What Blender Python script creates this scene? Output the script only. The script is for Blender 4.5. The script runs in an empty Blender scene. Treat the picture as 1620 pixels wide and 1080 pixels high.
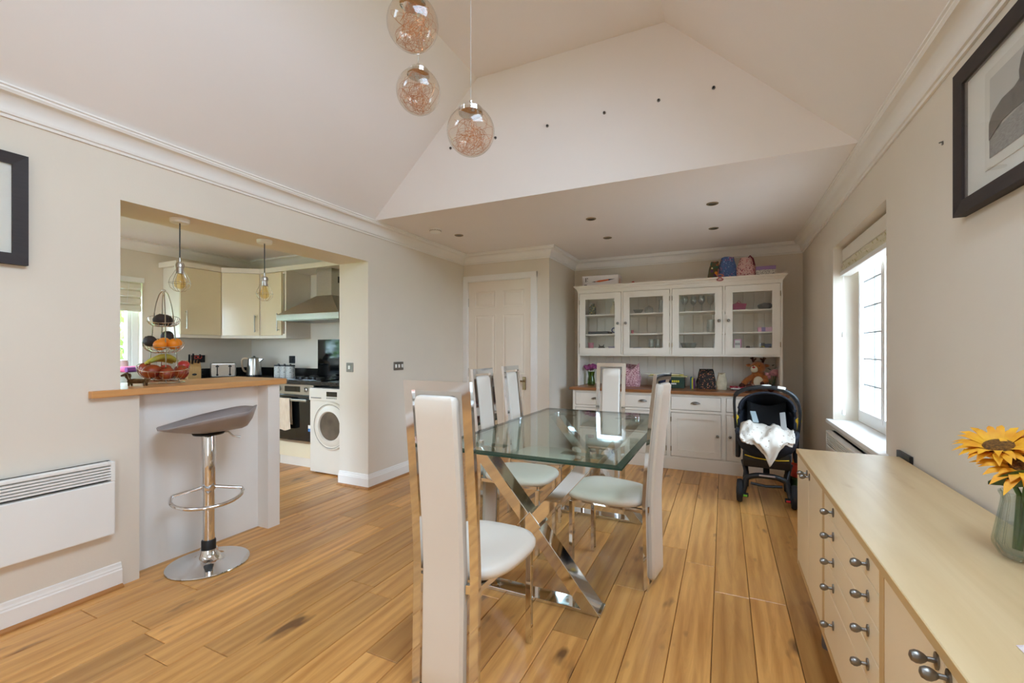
import bpy, bmesh, math, random
from mathutils import Vector, Matrix, noise
random.seed(7)
PI = math.pi
scene = bpy.context.scene
COL = scene.collection

# ------------------------------------------------------------------ camera
FPX, CXP, CYP, CAMZ = 705.0, 810.0, 553.0, 1.22
YAW = math.atan(335 / 705.0)
cam_d = bpy.data.cameras.new('camera'); cam = bpy.data.objects.new('camera', cam_d); COL.objects.link(cam)
cam_d.sensor_fit = 'HORIZONTAL'; cam_d.sensor_width = 36.0
cam_d.lens = FPX / 1620.0 * 36.0
cam_d.shift_y = (CYP - 540.0) / 1620.0
cam_d.clip_start = 0.05
cam.location = (0, 0, CAMZ); cam.rotation_euler = (PI / 2, 0, YAW)
scene.camera = cam

# ------------------------------------------------------------------ world: bright overcast sky
world = bpy.data.worlds.new('overcast_sky'); scene.world = world; world.use_nodes = True
wn = world.node_tree.nodes; wl = world.node_tree.links
bgn = wn['Background']; bgn.inputs['Color'].default_value = (0.60, 0.765, 1.0, 1); bgn.inputs['Strength'].default_value = 1.0

# exposure / colour management
scene.view_settings.view_transform = 'Standard'
scene.view_settings.look = 'None'
scene.view_settings.gamma = 1.0
scene.view_settings.exposure = 4.34
scene.view_settings.use_curve_mapping = False
scene.cycles.max_bounces = 14
scene.cycles.diffuse_bounces = 8
scene.cycles.glossy_bounces = 6
scene.cycles.transmission_bounces = 8
scene.cycles.transparent_max_bounces = 24
scene.cycles.caustics_reflective = False
scene.cycles.caustics_refractive = False

# daylight portals (they emit nothing themselves: they guide the sky light through the glazing)
def portal(name, loc, rot, sx, sy):
    l = bpy.data.lights.new(name, 'AREA'); l.shape = 'RECTANGLE'; l.size = sx; l.size_y = sy
    l.cycles.is_portal = True
    o = bpy.data.objects.new(name, l); COL.objects.link(o); o.location = loc; o.rotation_euler = rot
portal('portal_dining_window', (1.12, 3.47, 1.34), (0, PI / 2, 0), 1.35, 1.25)
portal('portal_added_side_window', (1.12, -1.5, 1.34), (0, PI / 2, 0), 1.32, 0.82)  # guides sky light through the added side window
for (px_, ry_, py_) in ((-2.28, -1, -0.5), (0.20, 1, 0.75)):
    portal('portal_added_rooflight', (px_ + 0.06 * ry_, py_, 2.93), (0, ry_ * math.radians(43.5), 0), 0.92, 1.02 if ry_ < 0 else 1.52)  # guides sky light through the added rooflights
portal('portal_kitchen_window', (-5.75, 1.70, 1.48), (0, -PI / 2, 0), 1.0, 1.75)
portal('portal_added_kitchen_door', (-4.05, -1.02, 1.05), (PI / 2, 0, 0), 1.52, 2.12)  # guides sky light through the added kitchen glazing

# ------------------------------------------------------------------ material helpers
def lin(c):
    r = []
    for v in c[:3]:
        v /= 255.0
        r.append(v / 12.92 if v <= 0.04045 else ((v + 0.055) / 1.055) ** 2.4)
    return (r[0], r[1], r[2], 1.0)

MATS = {}
def newmat(name):
    m = bpy.data.materials.new(name); m.use_nodes = True
    return m, m.node_tree.nodes, m.node_tree.links, m.node_tree.nodes['Principled BSDF']

def mat(name, c, rough=0.6, metal=0.0, var=0.06, nscale=6.0, bump=0.0, bscale=60.0, coat=0.0, spec=0.5, c2=None, stretch=None, sheen=0.0):
    """plain procedural surface: colour with a little noise variation, optional fine relief"""
    if name in MATS: return MATS[name]
    m, n, l, p = newmat(name)
    tc = n.new('ShaderNodeTexCoord'); mp = n.new('ShaderNodeMapping'); l.new(tc.outputs['Object'], mp.inputs['Vector'])
    if stretch: mp.inputs['Scale'].default_value = stretch
    nz = n.new('ShaderNodeTexNoise'); nz.inputs['Scale'].default_value = nscale; nz.inputs['Detail'].default_value = 4
    l.new(mp.outputs['Vector'], nz.inputs['Vector'])
    rp = n.new('ShaderNodeValToRGB'); a = lin(c)
    if c2 is None:
        lo = [max(0, v * (1 - var)) for v in a[:3]]; hi = [min(1, v * (1 + var)) for v in a[:3]]
    else:
        lo = a[:3]; hi = lin(c2)[:3]
    rp.color_ramp.elements[0].color = (*lo, 1); rp.color_ramp.elements[1].color = (*hi, 1)
    rp.color_ramp.elements[0].position = 0.3; rp.color_ramp.elements[1].position = 0.7
    l.new(nz.outputs['Fac'], rp.inputs['Fac']); l.new(rp.outputs['Color'], p.inputs['Base Color'])
    p.inputs['Roughness'].default_value = rough; p.inputs['Metallic'].default_value = metal
    p.inputs['Specular IOR Level'].default_value = spec
    p.inputs['Coat Weight'].default_value = coat; p.inputs['Coat Roughness'].default_value = 0.08
    p.inputs['Sheen Weight'].default_value = sheen
    if bump:
        nb = n.new('ShaderNodeTexNoise'); nb.inputs['Scale'].default_value = bscale; nb.inputs['Detail'].default_value = 3
        l.new(mp.outputs['Vector'], nb.inputs['Vector'])
        b = n.new('ShaderNodeBump'); b.inputs['Strength'].default_value = bump; b.inputs['Distance'].default_value = 0.004
        l.new(nb.outputs['Fac'], b.inputs['Height']); l.new(b.outputs['Normal'], p.inputs['Normal'])
    MATS[name] = m
    return m

def glassmat(name, tint=(0.95, 0.97, 0.96), refl=1.0, rough=0.0):
    """thin clear glass: tinted transparency with Fresnel reflection"""
    if name in MATS: return MATS[name]
    m = bpy.data.materials.new(name); m.use_nodes = True; n = m.node_tree.nodes; l = m.node_tree.links; n.clear()
    out = n.new('ShaderNodeOutputMaterial'); mx = n.new('ShaderNodeMixShader')
    tr = n.new('ShaderNodeBsdfTransparent'); tr.inputs['Color'].default_value = (*tint, 1)
    gl = n.new('ShaderNodeBsdfGlossy'); gl.inputs['Roughness'].default_value = rough
    lw = n.new('ShaderNodeLayerWeight'); lw.inputs['Blend'].default_value = 0.5
    pw = n.new('ShaderNodeMath'); pw.operation = 'POWER'; pw.inputs[1].default_value = 5.0; l.new(lw.outputs['Facing'], pw.inputs[0])
    fr = n.new('ShaderNodeMath'); fr.operation = 'MULTIPLY_ADD'; fr.inputs[1].default_value = 0.96; fr.inputs[2].default_value = 0.04; l.new(pw.outputs[0], fr.inputs[0])
    ml = n.new('ShaderNodeMath'); ml.operation = 'MULTIPLY'; ml.inputs[1].default_value = refl; ml.use_clamp = True
    nz = n.new('ShaderNodeTexNoise'); nz.inputs['Scale'].default_value = 3.0
    bp = n.new('ShaderNodeBump'); bp.inputs['Strength'].default_value = 0.008
    l.new(nz.outputs['Fac'], bp.inputs['Height']); l.new(bp.outputs['Normal'], gl.inputs['Normal'])
    l.new(fr.outputs[0], ml.inputs[0]); l.new(ml.outputs[0], mx.inputs['Fac'])
    l.new(tr.outputs[0], mx.inputs[1]); l.new(gl.outputs[0], mx.inputs[2]); l.new(mx.outputs[0], out.inputs['Surface'])
    MATS[name] = m
    return m

def patmat(name, base, spots, scale=40.0, thresh=0.35, rough=0.85):
    """printed fabric / paper: voronoi spots of several colours on a base colour"""
    if name in MATS: return MATS[name]
    m, n, l, p = newmat(name)
    tc = n.new('ShaderNodeTexCoord'); vo = n.new('ShaderNodeTexVoronoi'); vo.inputs['Scale'].default_value = scale
    l.new(tc.outputs['Object'], vo.inputs['Vector'])
    wh = n.new('ShaderNodeValToRGB'); wh.color_ramp.interpolation = 'CONSTANT'
    e = wh.color_ramp.elements
    e[0].color = lin(spots[0]); e[0].position = 0.0; e[1].color = lin(spots[min(1, len(spots) - 1)]); e[1].position = 1.0 / max(1, len(spots))
    for k in range(2, len(spots)):
        q = e.new(k / len(spots)); q.color = lin(spots[k])
    sp = n.new('ShaderNodeSeparateColor'); l.new(vo.outputs['Color'], sp.inputs['Color']); l.new(sp.outputs[0], wh.inputs['Fac'])
    lt = n.new('ShaderNodeMath'); lt.operation = 'LESS_THAN'; lt.inputs[1].default_value = thresh; l.new(vo.outputs['Distance'], lt.inputs[0])
    mx = n.new('ShaderNodeMix'); mx.data_type = 'RGBA'; mx.inputs[6].default_value = lin(base)
    l.new(lt.outputs[0], mx.inputs[0]); l.new(wh.outputs['Color'], mx.inputs[7]); l.new(mx.outputs[2], p.inputs['Base Color'])
    p.inputs['Roughness'].default_value = rough
    MATS[name] = m
    return m

def oakmat(name, c_lo, c_hi, dark, rough=0.32, axis=1, rnd=0.35, scale=1.0):
    """oak boards: stretched grain, per-board tone from the object's random value, knots"""
    if name in MATS: return MATS[name]
    m, n, l, p = newmat(name)
    ge = n.new('ShaderNodeNewGeometry'); oi = n.new('ShaderNodeObjectInfo')
    mul = n.new('ShaderNodeVectorMath'); mul.operation = 'SCALE'; mul.inputs[0].default_value = (13.7, 31.1, 7.3); l.new(oi.outputs['Random'], mul.inputs['Scale'])
    add = n.new('ShaderNodeVectorMath'); add.operation = 'ADD'; l.new(ge.outputs['Position'], add.inputs[0]); l.new(mul.outputs['Vector'], add.inputs[1])
    mp = n.new('ShaderNodeMapping'); s = [14 * scale, 14 * scale, 14 * scale]; s[axis] = 1.0 * scale; mp.inputs['Scale'].default_value = s
    l.new(add.outputs['Vector'], mp.inputs['Vector'])
    n1 = n.new('ShaderNodeTexNoise'); n1.inputs['Scale'].default_value = 1.6; n1.inputs['Detail'].default_value = 7; n1.inputs['Roughness'].default_value = 0.62; n1.inputs['Distortion'].default_value = 0.9
    l.new(mp.outputs['Vector'], n1.inputs['Vector'])
    wv = n.new('ShaderNodeTexWave'); wv.bands_direction = 'X' if axis == 1 else 'Y'; wv.inputs['Scale'].default_value = 0.35; wv.inputs['Distortion'].default_value = 9.0; wv.inputs['Detail'].default_value = 3; wv.inputs['Detail Scale'].default_value = 0.7
    l.new(mp.outputs['Vector'], wv.inputs['Vector'])
    mixg = n.new('ShaderNodeMath'); mixg.operation = 'MULTIPLY_ADD'; mixg.inputs[1].default_value = 0.14; l.new(wv.outputs['Fac'], mixg.inputs[0])
    m2 = n.new('ShaderNodeMath'); m2.operation = 'MULTIPLY'; m2.inputs[1].default_value = 0.86; l.new(n1.outputs['Fac'], m2.inputs[0]); l.new(m2.outputs[0], mixg.inputs[2])
    rp = n.new('ShaderNodeValToRGB'); rp.color_ramp.elements[0].color = lin(c_lo); rp.color_ramp.elements[1].color = lin(c_hi)
    rp.color_ramp.elements[0].position = 0.28; rp.color_ramp.elements[1].position = 0.66
    l.new(mixg.outputs[0], rp.inputs['Fac'])
    # board tone
    hs = n.new('ShaderNodeHueSaturation'); mr = n.new('ShaderNodeMapRange'); mr.inputs['To Min'].default_value = 1 - rnd; mr.inputs['To Max'].default_value = 1 + rnd * 0.45
    l.new(oi.outputs['Random'], mr.inputs['Value']); l.new(mr.outputs[0], hs.inputs['Value']); l.new(rp.outputs['Color'], hs.inputs['Color'])
    # knots
    mk = n.new('ShaderNodeMapping'); sk = [5.2, 5.2, 5.2]; sk[axis] = 1.7; mk.inputs['Scale'].default_value = sk; l.new(add.outputs['Vector'], mk.inputs['Vector'])
    vk = n.new('ShaderNodeTexNoise'); vk.inputs['Scale'].default_value = 1.5; vk.inputs['Detail'].default_value = 3; l.new(mk.outputs['Vector'], vk.inputs['Vector'])
    rk = n.new('ShaderNodeValToRGB'); rk.color_ramp.elements[0].position = 0.655; rk.color_ramp.elements[1].position = 0.74
    rk.color_ramp.elements[0].color = (0, 0, 0, 1); rk.color_ramp.elements[1].color = (0.85, 0.85, 0.85, 1); l.new(vk.outputs['Fac'], rk.inputs['Fac'])
    mx = n.new('ShaderNodeMix'); mx.data_type = 'RGBA'; mx.inputs[7].default_value = lin(dark); l.new(rk.outputs['Color'], mx.inputs[0]); l.new(hs.outputs['Color'], mx.inputs[6])
    l.new(mx.outputs[2], p.inputs['Base Color'])
    p.inputs['Roughness'].default_value = rough; p.inputs['Coat Weight'].default_value = 0.15; p.inputs['Coat Roughness'].default_value = 0.25
    b = n.new('ShaderNodeBump'); b.inputs['Strength'].default_value = 0.12; b.inputs['Distance'].default_value = 0.003; l.new(n1.outputs['Fac'], b.inputs['Height']); l.new(b.outputs['Normal'], p.inputs['Normal'])
    MATS[name] = m
    return m

M = {}
M['wall'] = mat('wall_paint', (227, 217, 202), 0.85, var=0.02, nscale=2.0, bump=0.06, bscale=120)
M['ceil'] = mat('ceiling_paint', (240, 233, 227), 0.9, var=0.015, nscale=1.5, bump=0.04, bscale=90)
M['trim'] = mat('trim_white_paint', (240, 236, 230), 0.55, var=0.015, nscale=4)
M['white'] = mat('white_gloss_paint', (240, 238, 233), 0.4, var=0.01)
M['door'] = mat('door_paint', (238, 226, 208), 0.5, var=0.015, nscale=5)
M['plank'] = oakmat('oak_floor_board', (184, 124, 60), (224, 166, 94), (92, 56, 28), rough=0.36, rnd=0.3)
M['subfloor'] = mat('dark_joint', (40, 24, 14), 0.9)
M['counter'] = oakmat('beech_counter', (198, 138, 78), (222, 164, 100), (170, 110, 60), rough=0.35, rnd=0.05)
M['quadrant'] = oakmat('oak_quadrant', (150, 96, 46), (176, 118, 62), (110, 66, 30), rough=0.4, rnd=0.05)
M['dtop'] = oakmat('dresser_oak_top', (120, 74, 36), (156, 100, 54), (80, 46, 22), rough=0.35, axis=0, rnd=0.02)
M['chrome'] = mat('chrome', (226, 226, 226), 0.06, 1.0, var=0.02)
M['steel'] = mat('brushed_steel', (190, 186, 178), 0.28, 1.0, var=0.08, nscale=40, stretch=(1, 1, 12))
M['pewter'] = mat('pewter', (140, 136, 130), 0.35, 1.0, var=0.05)
M['brass'] = mat('antique_brass', (150, 130, 96), 0.35, 1.0, var=0.06)
M['leather'] = mat('white_leatherette', (230, 221, 208), 0.42, var=0.015, nscale=3, bump=0.05, bscale=220)
M['cream'] = mat('dresser_cream_paint', (236, 228, 214), 0.5, var=0.02, nscale=5)
M['kcream'] = mat('gloss_cream_door', (236, 222, 190), 0.16, var=0.01, coat=0.3)
M['black'] = mat('black_plastic', (22, 22, 24), 0.45, var=0.1)
M['gloss_black'] = mat('black_gloss', (12, 13, 14), 0.06, var=0.1, coat=0.4)
M['granite'] = mat('black_granite', (20, 20, 21), 0.18, c2=(46, 45, 43), nscale=160)
M['birch'] = oakmat('birch_veneer', (208, 178, 130), (222, 196, 152), (186, 146, 96), rough=0.38, rnd=0.0, scale=0.6)
M['birchedge'] = mat('birch_edge_strip', (206, 172, 118), 0.45, var=0.04)
M['sbdoor'] = mat('sideboard_front', (240, 222, 188), 0.35, var=0.02, nscale=3)
M['frameblk'] = mat('dark_frame_wood', (44, 34, 32), 0.62, var=0.15, nscale=20, stretch=(1, 1, 8))
M['paper'] = mat('mount_card', (238, 234, 226), 0.8, var=0.01)
M['glass'] = glassmat('clear_glass', (0.985, 0.99, 0.985), 0.9)
M['pane'] = glassmat('window_glass', (0.97, 0.99, 0.98), 0.8)
M['tglass'] = glassmat('table_glass', (0.87, 0.94, 0.90), 1.0)
M['amber'] = glassmat('amber_glass', (0.96, 0.86, 0.62), 0.8)
M['globe'] = glassmat('champagne_globe_glass', (0.95, 0.91, 0.86), 1.1)
M['tedge'] = mat('green_glass_edge', (38, 58, 46), 0.08, var=0.15, coat=0.5)
M['copper'] = mat('copper_wire', (186, 116, 66), 0.35, 0.6, var=0.1)
M['wire'] = mat('chrome_wire', (214, 212, 206), 0.15, 1.0)
M['stool'] = mat('grey_stool_shell', (150, 142, 140), 0.42, var=0.02)
M['navy'] = mat('black_navy_fabric', (22, 24, 32), 0.85, c2=(30, 33, 44), nscale=80, bump=0.1, bscale=300)
M['lead'] = mat('lead_came', (150, 152, 152), 0.5, 0.6)

# ------------------------------------------------------------------ mesh builder
class MB:
    def __init__(s): s.v = []; s.f = []
    def add(s, vs, fs):
        k = len(s.v); s.v += [tuple(v) for v in vs]; s.f += [tuple(i + k for i in f) for f in fs]; return s
    def box(s, x0, x1, y0, y1, z0, z1):
        vs = [(x, y, z) for z in (z0, z1) for y in (y0, y1) for x in (x0, x1)]
        return s.add(vs, [(0, 2, 3, 1), (4, 5, 7, 6), (0, 1, 5, 4), (2, 6, 7, 3), (0, 4, 6, 2), (1, 3, 7, 5)])
    def obox(s, p0, p1, w, h, up=(0, 0, 1)):
        """bar from p0 to p1, w across (sideways), h along up"""
        p0 = Vector(p0); p1 = Vector(p1); d = (p1 - p0).normalized(); u = Vector(up); side = d.cross(u)
        if side.length < 1e-5: side = d.cross(Vector((1, 0, 0)))
        side.normalize(); u = side.cross(d).normalized()
        vs = [p + side * a * w / 2 + u * b * h / 2 for p in (p0, p1) for b in (-1, 1) for a in (-1, 1)]
        return s.add(vs, [(0, 1, 3, 2), (4, 6, 7, 5), (0, 4, 5, 1), (2, 3, 7, 6), (0, 2, 6, 4), (1, 5, 7, 3)])
    def cyl(s, p0, p1, r0, r1=None, n=16, caps=True):
        r1 = r0 if r1 is None else r1
        return s.tube([p0, p1], [r0, r1], n, caps=caps)
    def tube(s, path, r, n=8, closed=False, caps=True):
        P = [Vector(p) for p in path]; m = len(P)
        rr = r if isinstance(r, (list, tuple)) else [r] * m
        T = []
        for i in range(m):
            a = P[(i - 1) % m] if (closed or i > 0) else P[i]; b = P[(i + 1) % m] if (closed or i < m - 1) else P[i]
            t = b - a; T.append(t.normalized() if t.length > 1e-9 else Vector((0, 0, 1)))
        u = T[0].orthogonal().normalized(); vs = []
        for i in range(m):
            u = (u - T[i] * u.dot(T[i]))
            u = u.normalized() if u.length > 1e-6 else T[i].orthogonal().normalized()
            w = T[i].cross(u)
            for k in range(n):
                a = 2 * PI * k / n; vs.append(P[i] + (u * math.cos(a) + w * math.sin(a)) * rr[i])
        fs = []
        for i in range(m if closed else m - 1):
            j = (i + 1) % m
            for k in range(n):
                q = (k + 1) % n; fs.append((i * n + k, i * n + q, j * n + q, j * n + k))
        if caps and not closed:
            fs.append(tuple(range(n - 1, -1, -1))); fs.append(tuple((m - 1) * n + k for k in range(n)))
        return s.add(vs, fs)
    def lathe(s, prof, c=(0, 0, 0), n=24, flutes=0, fd=0.0):
        vs = []; fs = []; m = len(prof)
        for (r, z) in prof:
            for k in range(n):
                a = 2 * PI * k / n; q = r * (1 - fd * (0.5 + 0.5 * math.cos(flutes * a))) if flutes else r
                vs.append((c[0] + q * math.cos(a), c[1] + q * math.sin(a), c[2] + z))
        for i in range(m - 1):
            for k in range(n):
                q = (k + 1) % n; fs.append((i * n + k, i * n + q, (i + 1) * n + q, (i + 1) * n + k))
        if prof[0][0] > 1e-4: fs.append(tuple(range(n - 1, -1, -1)))
        if prof[-1][0] > 1e-4: fs.append(tuple((m - 1) * n + k for k in range(n)))
        return s.add(vs, fs)
    def ell(s, c, r, nu=16, nv=10, rot=None, warp=0.0, seed=0.0):
        vs = []; fs = []
        for i in range(nv + 1):
            t = PI * i / nv
            for k in range(nu):
                a = 2 * PI * k / nu
                p = Vector((math.sin(t) * math.cos(a), math.sin(t) * math.sin(a), math.cos(t)))
                if warp: p *= 1 + warp * noise.noise(p * 1.7 + Vector((seed, seed * 2.3, 0)))
                p = Vector((p.x * r[0], p.y * r[1], p.z * r[2]))
                if rot is not None: p = rot @ p
                vs.append((c[0] + p.x, c[1] + p.y, c[2] + p.z))
        for i in range(nv):
            for k in range(nu):
                q = (k + 1) % nu; fs.append((i * nu + k, (i + 1) * nu + k, (i + 1) * nu + q, i * nu + q))
        return s.add(vs, fs)
    def prism(s, poly, axis, a, b):
        """polygon given in the two other axes (cyclic order), extruded along axis"""
        n = len(poly); vs = []
        for t in (a, b):
            for (p, q) in poly:
                vs.append({'x': (t, p, q), 'y': (p, t, q), 'z': (p, q, t)}[axis])
        fs = [tuple(range(n - 1, -1, -1)), tuple(range(n, 2 * n))]
        for k in range(n):
            q = (k + 1) % n; fs.append((k, q, n + q, n + k))
        return s.add(vs, fs)
    def rings(s, rings, cap0=True, cap1=True):
        """loft through equal-length closed rings"""
        n = len(rings[0]); vs = [p for r in rings for p in r]; fs = []
        for i in range(len(rings) - 1):
            for k in range(n):
                q = (k + 1) % n; fs.append((i * n + k, i * n + q, (i + 1) * n + q, (i + 1) * n + k))
        if cap0: fs.append(tuple(range(n - 1, -1, -1)))
        if cap1: fs.append(tuple((len(rings) - 1) * n + k for k in range(n)))
        return s.add(vs, fs)
    def grid(s, P):
        """P[i][j] points"""
        a = len(P); b = len(P[0]); vs = [p for r in P for p in r]
        return s.add(vs, [(i * b + j, (i + 1) * b + j, (i + 1) * b + j + 1, i * b + j + 1) for i in range(a - 1) for j in range(b - 1)])
    def torus(s, c, R, r, n=24, k=8, ax='z'):
        pts = []
        for i in range(n):
            a = 2 * PI * i / n; u, w = R * math.cos(a), R * math.sin(a)
            pts.append({'z': (c[0] + u, c[1] + w, c[2]), 'y': (c[0] + u, c[1], c[2] + w), 'x': (c[0], c[1] + u, c[2] + w)}[ax])
        return s.tube(pts, r, k, closed=True)
    def mesh(s, name, off=(0, 0, 0), smooth=False, bevel=0.0, seg=2, fixn=True):
        me = bpy.data.meshes.new(name)
        me.from_pydata([(v[0] - off[0], v[1] - off[1], v[2] - off[2]) for v in s.v], [], s.f)
        bm = bmesh.new(); bm.from_mesh(me)
        if bevel:
            bmesh.ops.bevel(bm, geom=list(bm.edges), offset=bevel, segments=seg, affect='EDGES', profile=0.6, clamp_overlap=True)
        if fixn: bmesh.ops.recalc_face_normals(bm, faces=bm.faces)
        bm.to_mesh(me); bm.free()
        if smooth:
            for p in me.polygons: p.use_smooth = True
            me.set_sharp_from_angle(angle=math.radians(40))
        return me
    def build(s, name, m, parent=None, smooth=False, bevel=0.0, seg=2, off=None, loc=None, fixn=True):
        """off: world point subtracted from the vertices (default: the root's place)"""
        root = parent
        while root is not None and root.parent is not None: root = root.parent
        if off is None: off = tuple(root.location) if (root is not None and root.get('world')) else (0, 0, 0)
        if parent is None and loc is not None: off = loc
        o = bpy.data.objects.new(name, s.mesh(name, off, smooth, bevel, seg, fixn)); COL.objects.link(o)
        if m is not None: o.data.materials.append(M[m] if isinstance(m, str) else m)
        if parent is not None: o.parent = parent
        elif loc is not None: o.location = loc
        return o

def tag(o, label, cat, group=None):
    o['label'] = label; o['category'] = cat
    if group: o['group'] = group
    return o
def thing(name, label, cat, loc=(0, 0, 0), rz=0.0, group=None, world=True):
    o = bpy.data.objects.new(name, None); COL.objects.link(o); o.empty_display_size = 0.1
    o.location = loc; o.rotation_euler = (0, 0, rz); tag(o, label, cat, group)
    if world: o['world'] = 1
    return o
def struct(name, mb, m, **k):
    o = mb.build(name, m, **k); o['kind'] = 'structure'; return o
def bx(*a): return MB().box(*a)
def kids(o): return [c for c in COL.objects if c.parent == o]
def dup(root, loc, rz, label=None, group=None):
    r = root.copy(); COL.objects.link(r); r.location = loc; r.rotation_euler = (0, 0, rz)
    if label: r['label'] = label
    if group: r['group'] = group
    for ch in kids(root):
        c = ch.copy(); COL.objects.link(c); c.parent = r
        for g in kids(ch):
            d = g.copy(); COL.objects.link(d); d.parent = c
    return r
def lerp(a, b, t): return a + (b - a) * t

# ================================================================== THE ROOM
LW, RW, BKY, DWY, RTX, RRY = -2.818, 0.746, 5.50, 4.58, -1.726, -2.2
LB = -3.16            # back face of the wall between dining room and kitchen
CZ = 2.346            # flat ceiling / cornice top
BHY = 3.0             # bulkhead where the vault ends
VZ = 3.32             # flat top of the vault
KX, KY, KRY = -5.5, 3.75, -0.8
OT = 1.995            # top of the bar opening

# floor: slab with oak boards
fl = struct('floor', bx(KX - 0.1, RW + 0.1, RRY - 0.1, BKY + 0.1, -0.12, -0.018), 'subfloor')
PWID = 0.158
random.seed(11)
x = RW
while x > KX:
    x0 = x - PWID
    segs = [(RRY, BKY)] if x0 > LW - 0.05 else ([(RRY, DWY)] if x0 > LB else [(KRY, KY)])
    for (ya, yb) in segs:
        y = ya - random.uniform(0, 1.2)
        while y < yb:
            L = random.uniform(1.0, 2.1)
            a, b = max(y, ya), min(y + L, yb)
            if b - a > 0.05:
                g = 0.0012; c = 0.0022
                p = MB()
                X0, X1, Y0, Y1 = x0 + g, x - g, a + g, b - g
                p.add([(X0, Y0, -0.02), (X1, Y0, -0.02), (X1, Y1, -0.02), (X0, Y1, -0.02),
                       (X0, Y0, -c), (X1, Y0, -c), (X1, Y1, -c), (X0, Y1, -c),
                       (X0 + c, Y0 + c, 0), (X1 - c, Y0 + c, 0), (X1 - c, Y1 - c, 0), (X0 + c, Y1 - c, 0)],
                      [(3, 2, 1, 0), (0, 1, 5, 4), (1, 2, 6, 5), (2, 3, 7, 6), (3, 0, 4, 7), (4, 5, 9, 8), (5, 6, 10, 9), (6, 7, 11, 10), (7, 4, 8, 11), (8, 9, 10, 11)])
                p.build('floor_board', 'plank', fl, fixn=False)
            y += L
    x -= PWID

# walls
w = MB()
w.box(LB, LW, RRY - 0.1, 1.212, 0, CZ + 0.05)
w.box(LB, LW, 1.212, 2.99, OT, CZ + 0.05)
w.box(LB, LW, 2.99, DWY + 0.1, 0, CZ + 0.05)
w.box(LB, LW, 1.212, 1.295, 0, 0.98)
struct('wall_left', w, 'wall')
w = MB()
w.box(LB, -2.912, 1.295, 2.03, 0, 0.98)
w.box(LB, -2.806, 2.03, 2.118, 0, 0.98)
struct('wall_bar', w, 'trim')
# right wall with the dining window and an added, unseen side window
WY0, WY1, WZ0, WZ1 = 2.863, 4.081, 0.69, 1.985
SY0, SY1, SZ0, SZ1 = -1.9, -1.1, 0.69, 1.985
w = MB(); RO = RW + 0.33
for (a, b) in ((RRY - 0.1, SY0), (SY1, WY0), (WY1, BKY + 0.1)): w.box(RW, RO, a, b, 0, CZ + 0.05)
w.box(RW, RO, WY0, WY1, 0, WZ0); w.box(RW, RO, WY0, WY1, WZ1, CZ + 0.05)
w.box(RW, RO, SY0, SY1, 0, SZ0); w.box(RW, RO, SY0, SY1, SZ1, CZ + 0.05)
struct('wall_right', w, 'wall')
struct('wall_back', bx(RTX - 0.1, RO, BKY, BKY + 0.1, 0, CZ + 0.05), 'wall')
struct('wall_return', bx(RTX - 0.1, RTX, DWY + 0.1, BKY, 0, CZ + 0.05), 'wall')
DX0, DX1, DZ = -2.775, -1.92, 2.035     # door opening
w = MB(); w.box(LW, DX0, DWY, DWY + 0.1, 0, CZ + 0.05); w.box(DX1, RTX, DWY, DWY + 0.1, 0, CZ + 0.05); w.box(DX0, DX1, DWY, DWY + 0.1, DZ, CZ + 0.05)
struct('wall_door_side', w, 'wall')
# rear wall behind the camera
gable = [(LW, CZ), (-2.76, CZ), (-1.723, VZ), (-0.34, VZ), (0.67, CZ), (RW, CZ)]
w = MB(); w.box(LW, RW, RRY - 0.12, RRY, 0, CZ)
w.prism(gable, 'y', RRY - 0.12, RRY)
struct('wall_rear', w, 'wall')
# kitchen shell
w = MB(); KWY0, KWY1, KWZ0, KWZ1 = 0.85, 2.553, 1.0, 1.965
w.box(KX - 0.22, KX, KRY, KWY0, 0, CZ + 0.05); w.box(KX - 0.22, KX, KWY1, KY + 0.1, 0, CZ + 0.05)
w.box(KX - 0.22, KX, KWY0, KWY1, 0, KWZ0); w.box(KX - 0.22, KX, KWY0, KWY1, KWZ1, CZ + 0.05)
struct('wall_kitchen_left', w, 'wall')
struct('wall_kitchen_back', bx(KX, LB, KY, KY + 0.1, 0, CZ + 0.05), 'wall')
w = MB(); w.box(KX - 0.22, -4.8, KRY - 0.15, KRY, 0, CZ + 0.05); w.box(-3.3, LB, KRY - 0.15, KRY, 0, CZ + 0.05); w.box(-4.8, -3.3, KRY - 0.15, KRY, 2.1, CZ + 0.05)
struct('wall_kitchen_rear', w, 'wall')

# ceilings
c = MB()
c.box(LW - 0.3, RO, BHY + 0.1, BKY + 0.1, CZ, CZ + 0.1)
struct('ceiling', c, 'ceil')
struct('ceiling_kitchen', bx(KX - 0.2, LB + 0.1, KRY - 0.1, KY + 0.1, CZ, CZ + 0.1), 'ceil')
c = MB()
SLOPES = (((-2.76, CZ), (-1.723, VZ), -1, -1.0, 0.0), ((0.67, CZ), (-0.34, VZ), 1, 0.0, 1.5))   # foot, head, side, span of the added rooflight
RLS0, RLS1 = 0.22, 0.86
def slab(foot, head, side, s0, s1, y0, y1, th=0.14, lift=0.0):
    dx, dz = head[0] - foot[0], head[1] - foot[1]; L = math.hypot(dx, dz); nx, nz = side * abs(dz) / L, abs(dx) / L
    A = (foot[0] + dx * s0 + nx * lift, foot[1] + dz * s0 + nz * lift); B = (foot[0] + dx * s1 + nx * lift, foot[1] + dz * s1 + nz * lift)
    return MB().prism([A, B, (B[0] + nx * th, B[1] + nz * th), (A[0] + nx * th, A[1] + nz * th)], 'y', y0, y1)
def joinmb(a, b): a.add(b.v, b.f)
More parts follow.
